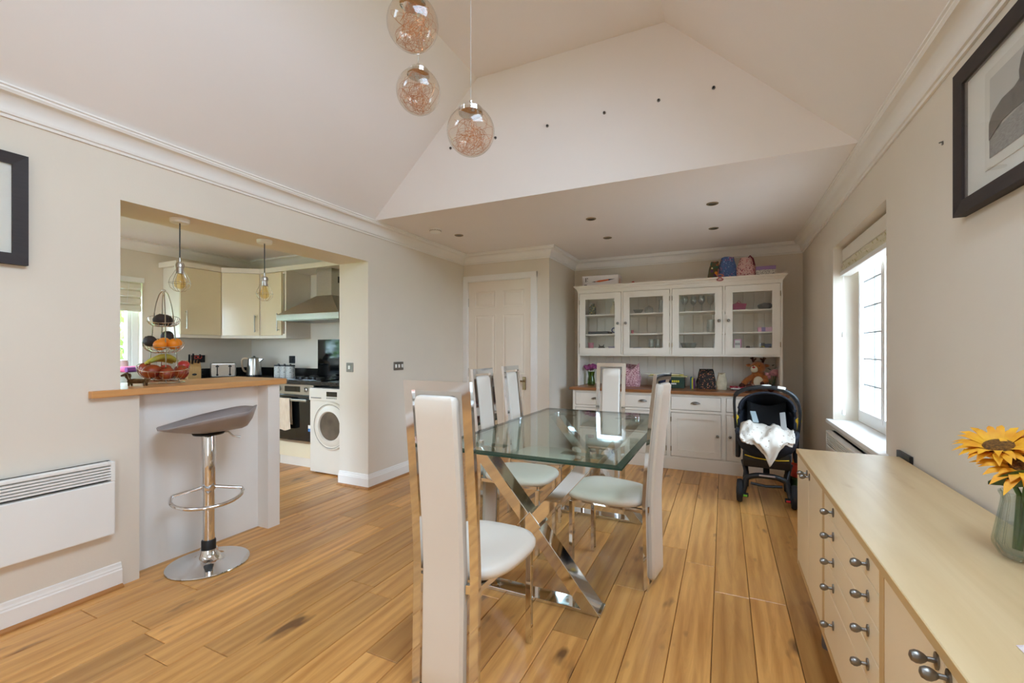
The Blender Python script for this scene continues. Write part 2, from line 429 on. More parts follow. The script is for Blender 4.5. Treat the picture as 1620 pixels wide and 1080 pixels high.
for (ft, hd, sd, RLY0, RLY1) in SLOPES:
    for (s0, s1, y0, y1) in ((0, 1, RRY - 0.1, RLY0), (0, 1, RLY1, BHY), (0, RLS0, RLY0, RLY1), (RLS1, 1, RLY0, RLY1)): joinmb(c, slab(ft, hd, sd, s0, s1, y0, y1))
c.box(-1.74, -0.32, RRY - 0.1, BHY, VZ, VZ + 0.12); c.box(LW - 0.02, -2.755, RRY - 0.1, BHY, CZ, CZ + 0.12); c.box(0.665, RW + 0.02, RRY - 0.1, BHY, CZ, CZ + 0.12)
struct('ceiling_vault', c, 'ceil')
c = MB(); c.prism([(-2.76, CZ), (-1.723, VZ), (-0.34, VZ), (0.67, CZ)], 'y', BHY, BHY + 0.1)
struct('wall_bulkhead', c, 'ceil')

# sweeping a moulding profile round the room: prof = [(out from wall, z)]
def sweep(path, prof, closed=False):
    P = [Vector((p[0], p[1], 0)) for p in path]; n = len(P); R = []
    for i in range(n):
        def nrm(a, b):
            d = (b - a).normalized(); return Vector((-d.y, d.x, 0))   # left of travel = into the room
        if i == 0: o = nrm(P[0], P[1])
        elif i == n - 1: o = nrm(P[-2], P[-1])
        else:
            a = nrm(P[i - 1], P[i]); b = nrm(P[i], P[i + 1]); o = (a + b) / (1 + a.dot(b))
        R.append([(P[i].x + o.x * q, P[i].y + o.y * q, z) for (q, z) in prof])
    return MB().rings(R)
cor = [(0, 2.228), (0.010, 2.228), (0.012, 2.240), (0.020, 2.243), (0.024, 2.254)]
for k in range(9):
    a = k / 8 * PI / 2
    cor.append((0.024 + 0.052 * (1 - math.cos(a)), 2.256 + 0.060 * math.sin(a)))
cor += [(0.079, 2.322), (0.083, 2.326), (0.083, 2.334), (0.090, 2.338), (0.090, CZ - 0.0005), (0, CZ - 0.0005)]
struct('trim_1', sweep([(RW, RRY), (RW, BKY), (RTX, BKY), (RTX, DWY), (LW, DWY), (LW, RRY)], cor), 'trim', smooth=True)
kcor = [(0, 2.246), (0.012, 2.246), (0.014, 2.256), (0.03, 2.29), (0.06, 2.318), (0.085, 2.326), (0.085, CZ - 0.0005), (0, CZ - 0.0005)]
struct('trim_2', sweep([(LB, KY), (KX, KY), (KX, KRY)], kcor), 'trim', smooth=True)
# skirting boards with an oak quadrant strip
sk = [(0, 0.012), (0.017, 0.012), (0.017, 0.088), (0.013, 0.094), (0.013, 0.100), (0.009, 0.108), (0.006, 0.122), (0, 0.126)]
qd = [(0.0, 0.0005), (0.034, 0.0005), (0.032, 0.008), (0.026, 0.014), (0.017, 0.018), (0, 0.018)]
pl = [(LW, 1.214), (LW, RRY)]
struct('baseboard_left', sweep(pl, sk), 'trim'); struct('trim_3', sweep(pl, qd), 'quadrant')
pl = [(-2.833, DWY), (LW, DWY), (LW, 2.99), (LB, 2.99)]
struct('baseboard_pier', sweep(pl, sk), 'trim'); struct('trim_4', sweep(pl, qd), 'quadrant')
pl = [(RW, 2.62), (RW, BKY), (0.55, BKY)]
struct('baseboard_right', sweep(pl, sk), 'trim'); struct('trim_5', sweep(pl, qd), 'quadrant')

# ------------------------------------------------------------------ door
d = struct('door_1', bx(-2.755, -1.938, DWY + 0.012, DWY + 0.052, 0.006, 2.02), 'door')
a0, a1 = -2.755, -1.938
def raised(x0, x1, z0, z1):
    p = MB(); y = DWY + 0.012
    R = lambda i, dy: [(x0 + i, y + dy, z0 + i), (x1 - i, y + dy, z0 + i), (x1 - i, y + dy, z1 - i), (x0 + i, y + dy, z1 - i)]
    p.rings([R(-0.012, 0.001), R(-0.012, -0.004), R(-0.004, -0.0045), R(0.004, 0.0), R(0.012, -0.001), R(0.03, -0.006), R(0.034, -0.0065)], cap0=False)
    return p
for (u0, u1) in ((0.12, 0.43), (0.57, 0.88)):
    X0, X1 = lerp(a0, a1, u0), lerp(a0, a1, u1)
    for (z0, z1) in ((1.72, 1.90), (0.95, 1.62), (0.2, 0.78)): raised(X0, X1, z0, z1).build('door_panel', 'door', d)
h = MB(); h.box(-2.045, -2.008, DWY - 0.006, DWY + 0.012, 0.77, 0.915); h.build('handle_plate', 'brass', d, bevel=0.003)
h = MB(); h.cyl((-2.027, DWY + 0.01, 0.868), (-2.027, DWY - 0.045, 0.868), 0.009); h.tube([(-2.027, DWY - 0.045, 0.868), (-2.07, DWY - 0.05, 0.872), (-2.135, DWY - 0.046, 0.866)], [0.0095, 0.009, 0.007], 10)
h.build('door_handle', 'brass', d, smooth=True)
for z in (1.78, 0.95, 0.25): MB().cyl((-2.757, DWY + 0.008, z - 0.05), (-2.757, DWY + 0.008, z + 0.05), 0.006, n=8).build('hinge', 'steel', d, smooth=True)
arch = [(0, 0), (0.022, 0), (0.022, 0.02), (0.016, 0.03), (0.014, 0.05), (0.010, 0.062), (0, 0.065)]
f = MB()
for (x0, x1) in ((DX0 - 0.043, DX0 + 0.02), (DX1 - 0.02, DX1 + 0.055)):
    f.box(x0, x1, DWY - 0.016, DWY + 0.0, 0, DZ + 0.055); f.box(x0 + (0.006), x1 - 0.006, DWY - 0.021, DWY - 0.016, 0, DZ + 0.05)
f.box(DX0 - 0.043, DX1 + 0.055, DWY - 0.0165, DWY + 0.0, DZ - 0.012, DZ + 0.055); f.box(DX0 - 0.037, DX1 + 0.049, DWY - 0.0215, DWY - 0.016, DZ - 0.006, DZ + 0.049)
f.box(DX0, DX0 + 0.019, DWY, DWY + 0.1, 0, DZ); f.box(DX1 - 0.017, DX1, DWY, DWY + 0.1, 0, DZ); f.box(DX0, DX1, DWY, DWY + 0.1, DZ - 0.014, DZ)
struct('trim_6', f, 'trim')
# blank landing wall behind the closed door
struct('wall_landing', bx(DX0 - 0.1, DX1 + 0.1, DWY + 0.1, DWY + 0.14, 0, DZ + 0.1), 'wall')

# ------------------------------------------------------------------ dining window with leaded panes, sill
def window(name, ax, p, a0, a1, z0, z1, n, rows, cols, fw=0.055, dirn=1, lead=True):
    """casement window in a wall. ax 'x': plane x=p spanning y; ax 'y': plane y=p spanning x"""
    def B(u0, u1, d0, d1, za, zb):
        return (p + d0, p + d1, u0, u1, za, zb) if ax == 'x' else (u0, u1, p + d0, p + d1, za, zb)
    m = MB()
    m.box(*B(a0, a0 + fw, 0, 0.065, z0, z1)); m.box(*B(a1 - fw, a1, 0, 0.065, z0, z1))
    m.box(*B(a0 + fw, a1 - fw, 0, 0.065, z0, z0 + fw)); m.box(*B(a0 + fw, a1 - fw, 0, 0.065, z1 - fw, z1))
    W = struct(name, m, 'white')
    cw = (a1 - a0 - 2 * fw) / n
    for i in range(n):
        u0, u1 = a0 + fw + i * cw, a0 + fw + (i + 1) * cw; s = 0.035; za, zb = z0 + fw, z1 - fw
        m = MB(); e = 0.003
        m.box(*B(u0 + e, u0 + s, -0.012, 0.05, za + e, zb - e)); m.box(*B(u1 - s, u1 - e, -0.012, 0.05, za + e, zb - e))
        m.box(*B(u0 + s, u1 - s, -0.012, 0.05, za + e, za + s)); m.box(*B(u0 + s, u1 - s, -0.012, 0.05, zb - s, zb - e))
        sash = m.build('sash', 'white', W)
        MB().box(*B(u0 + s, u1 - s, 0.018, 0.022, za + s, zb - s)).build('pane', 'pane', sash)
        if lead:
            for k in range(1, rows):
                z = lerp(za + s, zb - s, k / rows); MB().box(*B(u0 + s, u1 - s, 0.013, 0.027, z - 0.004, z + 0.004)).build('lead_bar', 'lead', sash)
            for k in range(1, cols):
                u = lerp(u0 + s, u1 - s, k / cols); MB().box(*B(u - 0.004, u + 0.004, 0.0135, 0.0265, za + s, zb - s)).build('lead_bar', 'lead', sash)
    return W
window('window_1', 'x', 0.90, WY0, WY1, WZ0 + 0.005, WZ1, 2, 6, 2)
window('window_2', 'x', 0.90, SY0, SY1, SZ0, SZ1, 1, 1, 1, lead=False)  # added out of view behind the camera for more daylight
window('window_3', 'x', KX - 0.14, KWY0, KWY1, KWZ0 + 0.0, KWZ1, 3, 1, 1, lead=False)
window('window_5', 'y', KRY - 0.12, -4.8, -3.3, 0.0, 2.1, 2, 1, 1, lead=False)  # glazed door added at the unseen kitchen end to brighten the kitchen
for k, (ft, hd, sd, RLY0, RLY1) in enumerate(SLOPES):  # rooflights added out of view to light the room evenly
    m_ = MB(); f_ = 0.05; L_ = math.hypot(hd[0] - ft[0], hd[1] - ft[1]); fs = f_ / L_
    for (s0, s1, y0, y1) in ((RLS0, RLS1, RLY0, RLY0 + f_), (RLS0, RLS1, RLY1 - f_, RLY1), (RLS0, RLS0 + fs, RLY0 + f_, RLY1 - f_), (RLS1 - fs, RLS1, RLY0 + f_, RLY1 - f_)): joinmb(m_, slab(ft, hd, sd, s0, s1, y0, y1, 0.05, 0.08))
    W_ = struct('window_%d' % (6 + k), m_, 'white')
    slab(ft, hd, sd, RLS0 + fs, RLS1 - fs, RLY0 + f_, RLY1 - f_, 0.005, 0.10).build('pane', 'pane', W_)
struct('trim_7', bx(0.705, 0.899, WY0 - 0.04, WY1 + 0.035, WZ0 - 0.024, WZ0 + 0.004), 'white', bevel=0.006)
struct('trim_9', bx(KX - 0.14, KX + 0.03, KWY0, KWY1, KWZ0 - 0.02, KWZ0 + 0.004), 'white', bevel=0.005)

# ------------------------------------------------------------------ outside
gr = mat('lawn', (84, 110, 50), 0.95, c2=(110, 134, 66), nscale=30)
o = struct('ground', bx(-40, 40, -40, 40, -0.5, -0.3), gr)
struct('bounce_terrace', bx(-4.5, 8, -9, 9, -0.3, -0.2), mat('pale_bounce_paving', (196, 188, 182), 0.9, var=0.08, nscale=4))  # unseen pale paving, added so light bounced indoors is neutral, not lawn green
brk = [mat('brick_%d' % k, c, 0.9, var=0.12, nscale=30) for k, c in enumerate(((168, 104, 78), (182, 120, 90), (150, 92, 72)))]
bw = struct('wall_outside_brick', bx(1.1, 3.4, 4.43, 4.55, -0.2, 2.9), mat('mortar', (190, 182, 168), 0.95))
proto = {}
for r in range(38):
    for cidx in range(10):
        L = 0.215; bx0 = 1.1 + cidx * 0.225 + (0.11 if r % 2 else 0); z = -0.19 + r * 0.075
        k = random.randrange(3)
        if k not in proto:
            proto[k] = MB().box(0, L, 0, 0.1, 0, 0.065).build('brick', brk[k], bw); proto[k].location = (bx0, 4.418, z)
        else:
            b = proto[k].copy(); COL.objects.link(b); b.location = (bx0, 4.418, z)
def foliage(center, rad, n, size, seed):
    rng = random.Random(seed); m = MB()
    for _ in range(n):
        d = Vector((rng.gauss(0, 1), rng.gauss(0, 1), rng.gauss(0, 1))).normalized() * (0.55 + 0.45 * rng.random())
        p = Vector((center[0] + d.x * rad[0], center[1] + d.y * rad[1], center[2] + d.z * rad[2]))
        a = Vector((rng.gauss(0, 1), rng.gauss(0, 1), rng.gauss(0, 1))).normalized(); b = a.orthogonal().normalized(); s = size * (0.7 + 0.6 * rng.random())
        m.add([p - a * s, p + b * s * 0.45, p + a * s, p - b * s * 0.45], [(0, 1, 2, 3)])
    return m
leafm = mat('leaf_green', (96, 140, 52), 0.6, c2=(150, 186, 84), nscale=3)
for k, (cx_, cy_, cz_, r_) in enumerate(((-8.6, 2.6, 1.3, 1.3), (-9.0, 6.0, 1.5, 1.5), (-8.8, -0.8, 1.2, 1.3))):
    t = thing('garden_shrub', ['leafy green shrub seen through the kitchen window', 'tall green shrub behind the kitchen window, furthest along the garden', 'green shrub outside the kitchen window, nearest the bar side'][k], 'shrub', (cx_, cy_, -0.2), group='shrubs outside the kitchen window')
    f = foliage((cx_, cy_, cz_), (r_ * 0.8, r_, r_ * 1.05), 2600, 0.09, k).build('foliage', leafm, t, fixn=False); f['kind'] = 'stuff'
    s = MB()
    for q in range(5):
        a = q * 1.26; s.tube([(cx_, cy_, -0.2), (cx_ + 0.2 * math.cos(a), cy_ + 0.2 * math.sin(a), 0.6), (cx_ + 0.6 * math.cos(a), cy_ + 0.6 * math.sin(a), 1.5)], [0.03, 0.02, 0.008], 6)
    s.build('stems', mat('bark', (92, 74, 54), 0.9), t, smooth=True)
t = thing('garden_hedge', 'clipped green hedge beyond the leaded dining window', 'hedge', (5.5, 3.2, -0.2))
f = foliage((5.5, 3.2, 0.6), (0.5, 2.6, 0.9), 5000, 0.06, 9).build('foliage', leafm, t, fixn=False); f['kind'] = 'stuff'
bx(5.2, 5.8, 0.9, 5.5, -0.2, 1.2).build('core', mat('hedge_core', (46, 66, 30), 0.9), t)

# ================================================================== FITTINGS OF THE ROOM
# breakfast bar counter
cn = MB(); cn.prism([(-2.78, 1.082), (-2.78, 2.15), (-2.81, 2.18), (-3.36, 2.18), (-3.36, 1.214), (-2.8165, 1.214), (-2.8165, 1.082)], 'z', 0.981, 1.016)
tag(cn.build('bar_counter', 'counter', loc=(-3.05, 1.6, 0.981), bevel=0.004), 'warm beech wood breakfast bar top on the low white wall', 'counter')

# panel heaters
def heater(name, label, x, face, y0, y1, z0, z1, louv):
    t = thing(name, label, 'heater', (x, (y0 + y1) / 2, z0)); s = face
    d0, d1 = (x, x + s * 0.055); lo, hi = min(d0, d1), max(d0, d1)
    MB().box(lo, hi - 0.0, y0, y1, z0, z1 - louv - 0.014).build('front_panel', 'white', t, bevel=0.006)
    b = MB(); b.box(min(x, x + s * 0.02), max(x, x + s * 0.02), y0 + 0.004, y1 - 0.004, z1 - louv - 0.014, z1)
    b.build('back_panel', mat('heater_grey', (70, 68, 66), 0.6), t)
    f = MB(); f.box(lo, hi, y0, y0 + 0.018, z1 - louv - 0.013, z1); f.box(lo, hi, y1 - 0.018, y1, z1 - louv - 0.013, z1); f.box(lo, hi, y0 + 0.018, y1 - 0.018, z1 - 0.016, z1)
    f.build('casing', 'white', t, bevel=0.003)
    n = 5
    for k in range(n):
        z = lerp(z1 - louv - 0.006, z1 - 0.022, (k + 0.5) / n)
        q = MB(); xa = x + s * 0.054; xb = x + s * 0.03
        q.add([(xa, y0 + 0.018, z - 0.002), (xa, y1 - 0.018, z - 0.002), (xa, y1 - 0.018, z + 0.006), (xa, y0 + 0.018, z + 0.006), (xb, y0 + 0.018, z + 0.002), (xb, y1 - 0.018, z + 0.002), (xb, y1 - 0.018, z + 0.008), (xb, y0 + 0.018, z + 0.008)],
              [(0, 1, 2, 3), (3, 2, 6, 7), (4, 5, 1, 0), (7, 6, 5, 4), (0, 3, 7, 4), (1, 5, 6, 2)])
        q.build('louvre', 'white', t)
    b = MB(); b.box(min(x, x - s * 0.001), max(x, x + s * 0.001), y0 + 0.1, y0 + 0.15, z0 + 0.03, z1 - 0.05)
    return t
heater('panel_heater', 'white wall mounted electric panel heater with slotted top beside the bar', LW + 0.001, 1, 0.15, 1.168, 0.295, 0.66, 0.085)
heater('panel_heater', 'white panel heater under the leaded window behind the sideboard', RW - 0.001, -1, 3.05, 4.02, 0.24, 0.62, 0.085)

# switch plates
def plate(label, c, ax, w_, h_, sgn, col, n=2, name='wall_switch', cat='switch'):
    t = thing(name, label, cat, c)
    def B(u0, u1, d0, d1, z0, z1):
        d0, d1 = sorted((d0 * sgn, d1 * sgn))
        return (c[0] + d0, c[0] + d1, c[1] + u0, c[1] + u1, c[2] + z0, c[2] + z1) if ax == 'x' else (c[0] + u0, c[0] + u1, c[1] + d0, c[1] + d1, c[2] + z0, c[2] + z1)
    MB().box(*B(-w_ / 2, w_ / 2, 0, 0.008, -h_ / 2, h_ / 2)).build('plate', col, t, bevel=0.002)
    for k in range(n):
        u = lerp(-w_ / 2, w_ / 2, (k + 0.5) / n); MB().box(*B(u - 0.011, u + 0.011, 0.008, 0.014, -0.016, 0.016)).build('rocker', 'white' if col == 'pewter' else 'black', t, bevel=0.0015)
    return t
plate('nickel double light switch on the long wall left of the panelled door', (LW, 3.39, 1.065), 'x', 0.135, 0.078, 1, 'pewter', 3)
plate('single nickel switch on the inner face of the kitchen pier', (-3.03, 2.99, 1.062), 'y', 0.078, 0.082, -1, 'pewter', 1)

# smoke alarm
t = thing('smoke_alarm', 'round white smoke alarm on the flat ceiling', 'smoke alarm', (-2.43, 3.45, CZ))
MB().lathe([(0.05, -0.012), (0.056, -0.012), (0.056, 0.0)][::-1], (-2.43, 3.45, CZ), 28).build('base', 'white', t, smooth=True)
MB().lathe([(0.0, -0.04), (0.03, -0.04), (0.046, -0.036), (0.052, -0.028), (0.052, -0.0125), (0.0, -0.0125)], (-2.43, 3.45, CZ), 28).build('cover', 'white', t, smooth=True)
b = MB()
for k in range(18):
    a = 2 * PI * k / 18; b.obox((-2.43 + 0.0525 * math.cos(a), 3.45 + 0.0525 * math.sin(a), CZ - 0.016), (-2.43 + 0.0525 * math.cos(a), 3.45 + 0.0525 * math.sin(a), CZ - 0.026), 0.008, 0.002, up=(math.cos(a), math.sin(a), 0))
b.build('vent_slots', 'pewter', t)

# recessed downlights
def downlight(label, x, y, group):
    t = thing('downlight', label, 'downlight', (x, y, CZ), group=group)
    MB().lathe([(0.030, -0.001), (0.030, -0.004), (0.042, -0.004), (0.044, 0.0)], (x, y, CZ), 24).build('bezel', 'brass', t, smooth=True)
    MB().lathe([(0.0, -0.0015), (0.022, -0.002), (0.0295, -0.0015)], (x, y, CZ), 20).build('lamp', mat('dark_lamp', (60, 54, 46), 0.3), t, smooth=True)
for (x, y, l) in ((-2.354, 3.737, 'small recessed ceiling spot beside the smoke alarm'), (-1.032, 3.756, 'recessed ceiling spot, middle of the row nearest the sloping ceiling'), (-1.057, 4.463, 'recessed ceiling spot in front of the dresser, left of the pair'),
                  (-0.079, 3.767, 'recessed ceiling spot nearest the window, front row'), (-0.085, 4.537, 'recessed ceiling spot in front of the dresser, right of the pair')):
    downlight(l, x, y, 'recessed ceiling spots in the flat ceiling')
downlight('recessed spot in the kitchen ceiling between the two hanging bulbs', -4.26, 2.584, 'recessed spots in the kitchen ceiling')
downlight('recessed spot in the kitchen ceiling at the left of the opening', -4.6, 1.75, 'recessed spots in the kitchen ceiling')
# row of small fittings on the bulkhead
for k in range(6):
    x = [-1.967, -1.564, -1.144, -0.732, -0.379, -0.056][k]; z = 2.826
    t = thing('wall_fixing', 'small round metal fixing on the bulkhead, ' + ['first from the left', 'second from the left', 'third from the left', 'third from the right', 'second from the right', 'first from the right'][k], 'fixing', (x, BHY, z), group='metal fixings on the bulkhead')
    m = MB(); m.cyl((x, BHY, z), (x, BHY - 0.006, z), 0.011, 0.010, 14); m.build('rose', 'pewter', t, smooth=True)
    m = MB(); m.cyl((x, BHY - 0.0062, z), (x, BHY - 0.012, z), 0.006, 0.005, 10); m.build('screw_cap', 'black', t, smooth=True)
# picture hook
t = thing('wall_hook', 'tiny metal picture hook on the bare right wall', 'hook', (RW, 2.212, 1.998))
m = MB(); m.cyl((RW, 2.212, 2.004), (RW - 0.012, 2.212, 2.0), 0.0025, n=8); m.build('nail', 'pewter', t)
m = MB(); m.box(RW - 0.004, RW, 2.2085, 2.2155, 1.991, 2.001); m.build('hook_plate', 'pewter', t)

# framed pictures
def frame(name, label, x, s, y0, y1, z0, z1, fw, dp, art):
    t = thing(name, label, 'picture', (x, (y0 + y1) / 2, z0))
    X = lambda d: x + s * d
    def B(d0, d1, *r):
        a, b = sorted((X(d0), X(d1))); return (a, b) + r
    for (ya, yb, za, zb, yc, yd, zc, zd) in ((y0, y1, z0, z0, y0 + fw, y1 - fw, z0 + fw, z0 + fw), (y0, y1, z1, z1, y0 + fw, y1 - fw, z1 - fw, z1 - fw)):
        q = MB(); q.add([(X(0), ya, za), (X(0), yb, za), (X(0), yd, zc), (X(0), yc, zc), (X(dp), ya, za), (X(dp), yb, za), (X(dp - 0.006), yd, zc), (X(dp - 0.006), yc, zc)], [(0, 1, 2, 3), (4, 5, 6, 7), (0, 1, 5, 4), (1, 2, 6, 5), (2, 3, 7, 6), (3, 0, 4, 7)])
        q.build('frame_rail', 'frameblk', t)
    for (ya, yc) in ((y0, y0 + fw), (y1, y1 - fw)):
        q = MB(); q.add([(X(0), ya, z0), (X(0), yc, z0 + fw), (X(0), yc, z1 - fw), (X(0), ya, z1), (X(dp), ya, z0), (X(dp - 0.006), yc, z0 + fw), (X(dp - 0.006), yc, z1 - fw), (X(dp), ya, z1)], [(0, 1, 2, 3), (4, 5, 6, 7), (0, 1, 5, 4), (1, 2, 6, 5), (2, 3, 7, 6), (3, 0, 4, 7)])
        q.build('frame_stile', 'frameblk', t)
    MB().box(*B(0.003, 0.012, y0 + fw, y1 - fw, z0 + fw, z1 - fw)).build('mount_board', 'paper', t)
    MB().box(*B(0.0225, 0.024, y0 + fw, y1 - fw, z0 + fw, z1 - fw)).build('glazing', M['glass'], t)
    art(t, X, B)
    return t
def art_plain(t, X, B):
    MB().box(*B(0.012, 0.0135, 0.30, 0.72, 1.70, 1.97)).build('print', mat('pale_print', (206, 200, 190), 0.8, c2=(228, 224, 216), nscale=8), t)
frame('framed_picture', 'dark framed picture with a wide white mount on the left wall', LW + 0.001, 1, 0.16, 0.866, 1.592, 2.075, 0.048, 0.03, art_plain)
def art_horse(t, X, B):
    ya, yb, za, zb = 1.30, 1.845, 1.80, 2.04
    MB().box(*B(0.012, 0.0145, ya - 0.03, yb + 0.03, za - 0.03, zb + 0.03)).build('inner_mount', mat('inner_mount', (226, 221, 211), 0.8), t)
    MB().box(*B(0.0145, 0.0155, ya, yb, za, zb)).build('print_sky', mat('grey_sky_print', (186, 182, 176), 0.8, c2=(204, 200, 194), nscale=5), t)
    g = MB(); d = 0.0162
    g.add([(X(d), yb, za), (X(d), ya, za), (X(d), ya, za + 0.10), (X(d), lerp(ya, yb, 0.5), za + 0.095), (X(d), yb, za + 0.07)], [(0, 1, 2, 3, 4)])
    g.build('print_ground', mat('grey_field_print', (120, 116, 112), 0.8, c2=(158, 154, 148), nscale=60, stretch=(1, 1, 4)), t)
    h = MB(); d = 0.0168; yq = lambda u: yb - u
    body = [(0.0, 0.055), (0.0, 0.105), (0.02, 0.128), (0.07, 0.148), (0.13, 0.150), (0.17, 0.165), (0.2, 0.21), (0.215, 0.212), (0.25, 0.185), (0.30, 0.165), (0.30, 0.152), (0.25, 0.155), (0.225, 0.13), (0.215, 0.10), (0.25, 0.06), (0.255, 0.03), (0.245, 0.03), (0.2, 0.085), (0.13, 0.088), (0.07, 0.083)]
    h.prism([(yq(u), za + v) for (u, v) in body], 'x', X(d), X(d + 0.0008)); h.build('print_horse', mat('horse_print', (66, 60, 56), 0.8, c2=(96, 88, 82), nscale=30), t)
    h = MB(); h.prism([(yq(u), za + v) for (u, v) in [(0.10 + 0.06, 0.145), (0.155, 0.18), (0.165, 0.208), (0.18, 0.225), (0.195, 0.21), (0.20, 0.18), (0.21, 0.15)]], 'x', X(d + 0.001), X(d + 0.0018)); h.build('print_rider', mat('rider_print', (54, 50, 48), 0.8), t)
frame('framed_picture', 'large black framed black and white horse photograph high on the right wall', RW - 0.001, -1, 1.12, 2.035, 1.672, 2.155, 0.047, 0.034, art_horse)

# window blind with cords
t = thing('window_blind', 'raised pale roman blind with pull cords in the leaded window', 'blind', (0.82, 3.47, 1.76))
MB().box(0.80, 0.865, WY0 + 0.012, WY1 - 0.012, 1.875, 1.965).build('headrail', 'cream', t, bevel=0.004)
bl = MB(); n = 26; R = []
for (xx, z) in ((0.81, 1.875), (0.792, 1.86), (0.80, 1.842), (0.788, 1.83), (0.80, 1.815), (0.79, 1.80), (0.85, 1.80), (0.85, 1.875)):
    R.append([(xx + 0.004 * math.sin(k * 1.3), lerp(WY0 + 0.015, WY1 - 0.015, k / n), z + 0.003 * math.sin(k * 0.9 + xx * 90)) for k in range(n + 1)])
bl.grid(R); bl.build('folded_fabric', patmat('blind_fabric', (222, 214, 190), [(196, 184, 140), (206, 196, 160), (188, 178, 130)], 30, 0.3), t, smooth=True)
MB().box(0.786, 0.852, WY0 + 0.014, WY1 - 0.014, 1.768, 1.799).build('bottom_bar', 'white', t, bevel=0.004)
cd = MB(); cd.tube([(0.80, 4.03, 1.77), (0.80, 4.032, 1.3), (0.80, 4.03, 0.77)], 0.0022, 6); cd.build('pull_cord', 'white', t)
cd = MB(); cd.lathe([(0.004, 0.0), (0.011, 0.004), (0.011, 0.03), (0.006, 0.045), (0.003, 0.048)], (0.80, 4.03, 0.735), 12); cd.build('cord_acorn', 'white', t, smooth=True); cd = MB(); cd.lathe([(0.004, 0.0), (0.011, 0.004), (0.011, 0.03), (0.006, 0.045), (0.003, 0.048)], (0.80, 4.032, 1.31), 12); cd.build('cord_acorn', 'white', t, smooth=True)
cd = MB(); cd.tube([(0.80, 2.93, 1.77), (0.80, 2.97, 1.3), (0.80, 3.06, 0.80)], 0.0022, 6); cd.build('pull_cord', 'white', t)
cd = MB(); cd.lathe([(0.004, 0.0), (0.011, 0.004), (0.011, 0.03), (0.006, 0.045), (0.003, 0.048)], (0.80, 3.06, 0.757), 12); cd.build('cord_acorn', 'white', t, smooth=True)

# ================================================================== DINING CHAIRS
def prof(z):   # back line of the chair: y offset at height z
    P = [(0, 0.0), (0.25, 0.006), (0.45, 0.010), (0.62, 0.0), (0.85, -0.022), (1.095, -0.048)]
    for (a, b) in zip(P, P[1:]):
        if z <= b[0]: return lerp(a[1], b[1], (z - a[0]) / (b[0] - a[0]))
    return P[-1][1]
ZS = [0, 0.12, 0.25, 0.36, 0.45, 0.54, 0.62, 0.74, 0.85, 0.97, 1.095]
def side_poly(z0, z1, dy0, dy1):
    zs = [z0] + [z for z in ZS if z0 < z < z1] + [z1]
    return [(prof(z) + dy0, z) for z in zs] + [(prof(z) + dy1, z) for z in reversed(zs)]
def make_chair():
    t = thing('dining_chair', 'x', 'chair', world=False, group='white and chrome high back dining chairs')
    f = MB()
    for s in (-1, 1):
        xa, xb = sorted((s * 0.135, s * 0.101)); f.prism(side_poly(0.0, 1.095, -0.009, 0.009), 'x', xa, xb)
    f.prism(side_poly(1.062, 1.095, -0.009, 0.009), 'x', -0.101, 0.101); f.prism(side_poly(0.0, 0.022, -0.009, 0.009), 'x', -0.101, 0.101)
    f.build('back_frame', 'chrome', t)
    p = MB(); W = 0.084
    zs = [0.03, 0.036, 0.05] + [z for z in ZS if 0.06 < z < 1.03] + [1.03, 1.042, 1.047]
    R = []
    for i, z in enumerate(zs):
        k = 0.016 if i in (0, len(zs) - 1) else (0.006 if i in (1, len(zs) - 2) else 0.0)
        y = prof(z); y0, y1 = y - 0.030 + k, y + 0.014 - k; w_ = W - k; c = 0.010
        R.append([(-w_ + c, y0, z), (w_ - c, y0, z), (w_, y0 + c, z), (w_, y1 - c, z), (w_ - c, y1, z), (-w_ + c, y1, z), (-w_, y1 - c, z), (-w_, y0 + c, z)])
    p.rings(R); p.build('back_panel', 'leather', t, smooth=True)
    for s in (-1, 1): MB().obox((s * 0.102, prof(0.4), 0.4), (s * 0.085, prof(0.4) - 0.005, 0.4), 0.018, 0.03).build('back_bracket', 'chrome', t)
    # seat cushion
    def outline(i):
        pts = []; n = 40
        for k in range(n):
            a = 2 * PI * k / n; e = 0.62
            cx, cy = math.cos(a), math.sin(a)
            u = math.copysign(abs(cx) ** e, cx); v = math.copysign(abs(cy) ** e, cy)
            hw = 0.208 - 0.03 * (0.5 - 0.5 * v) ** 1.5 - 0.015 * max(0, v) ** 2
            yy = 0.245 + v * 0.222
            pts.append((u * (hw - i), 0.245 + (yy - 0.245) * (0.222 - i) / 0.222))
        return pts
    R = [[(x, y, z) for (x, y) in outline(i)] for (i, z) in ((0.03, 0.408), (0.008, 0.411), (0.0, 0.422), (0.0, 0.434), (0.008, 0.447), (0.028, 0.456), (0.08, 0.460), (0.15, 0.459))]
    q = MB(); q.rings(R); q.build('seat', 'leather', t, smooth=True)
    q = MB()
    for s in (-1, 1): q.obox((s * 0.118, 0.008, 0.397), (s * 0.144, 0.41, 0.397), 0.022, 0.02)
    q.obox((-0.144, 0.41, 0.397), (0.144, 0.41, 0.397), 0.022, 0.02); q.build('seat_frame', 'chrome', t)
    for s in (-1, 1): MB().box(s * 0.144 - 0.0125, s * 0.144 + 0.0125, 0.3985, 0.4215, 0, 0.387).build('leg', 'chrome', t, bevel=0.002, seg=1)
    return t
ch = make_chair()
spots = [((-0.877, 1.300), 0.0, 'white high back chrome dining chair nearest the camera, seen from behind'),
         ((-1.41, 2.60), -PI / 2, 'white high back dining chair on the kitchen side, nearer of the two'),
         ((-1.455, 3.13), -PI / 2, 'white high back dining chair on the kitchen side, nearer the panelled door'),
         ((-0.95, 4.12), PI, 'white high back dining chair at the far end, in front of the dresser'),
         ((-0.335, 2.455), PI / 2 - math.radians(9), 'white high back dining chair seen in profile on the sideboard side')]
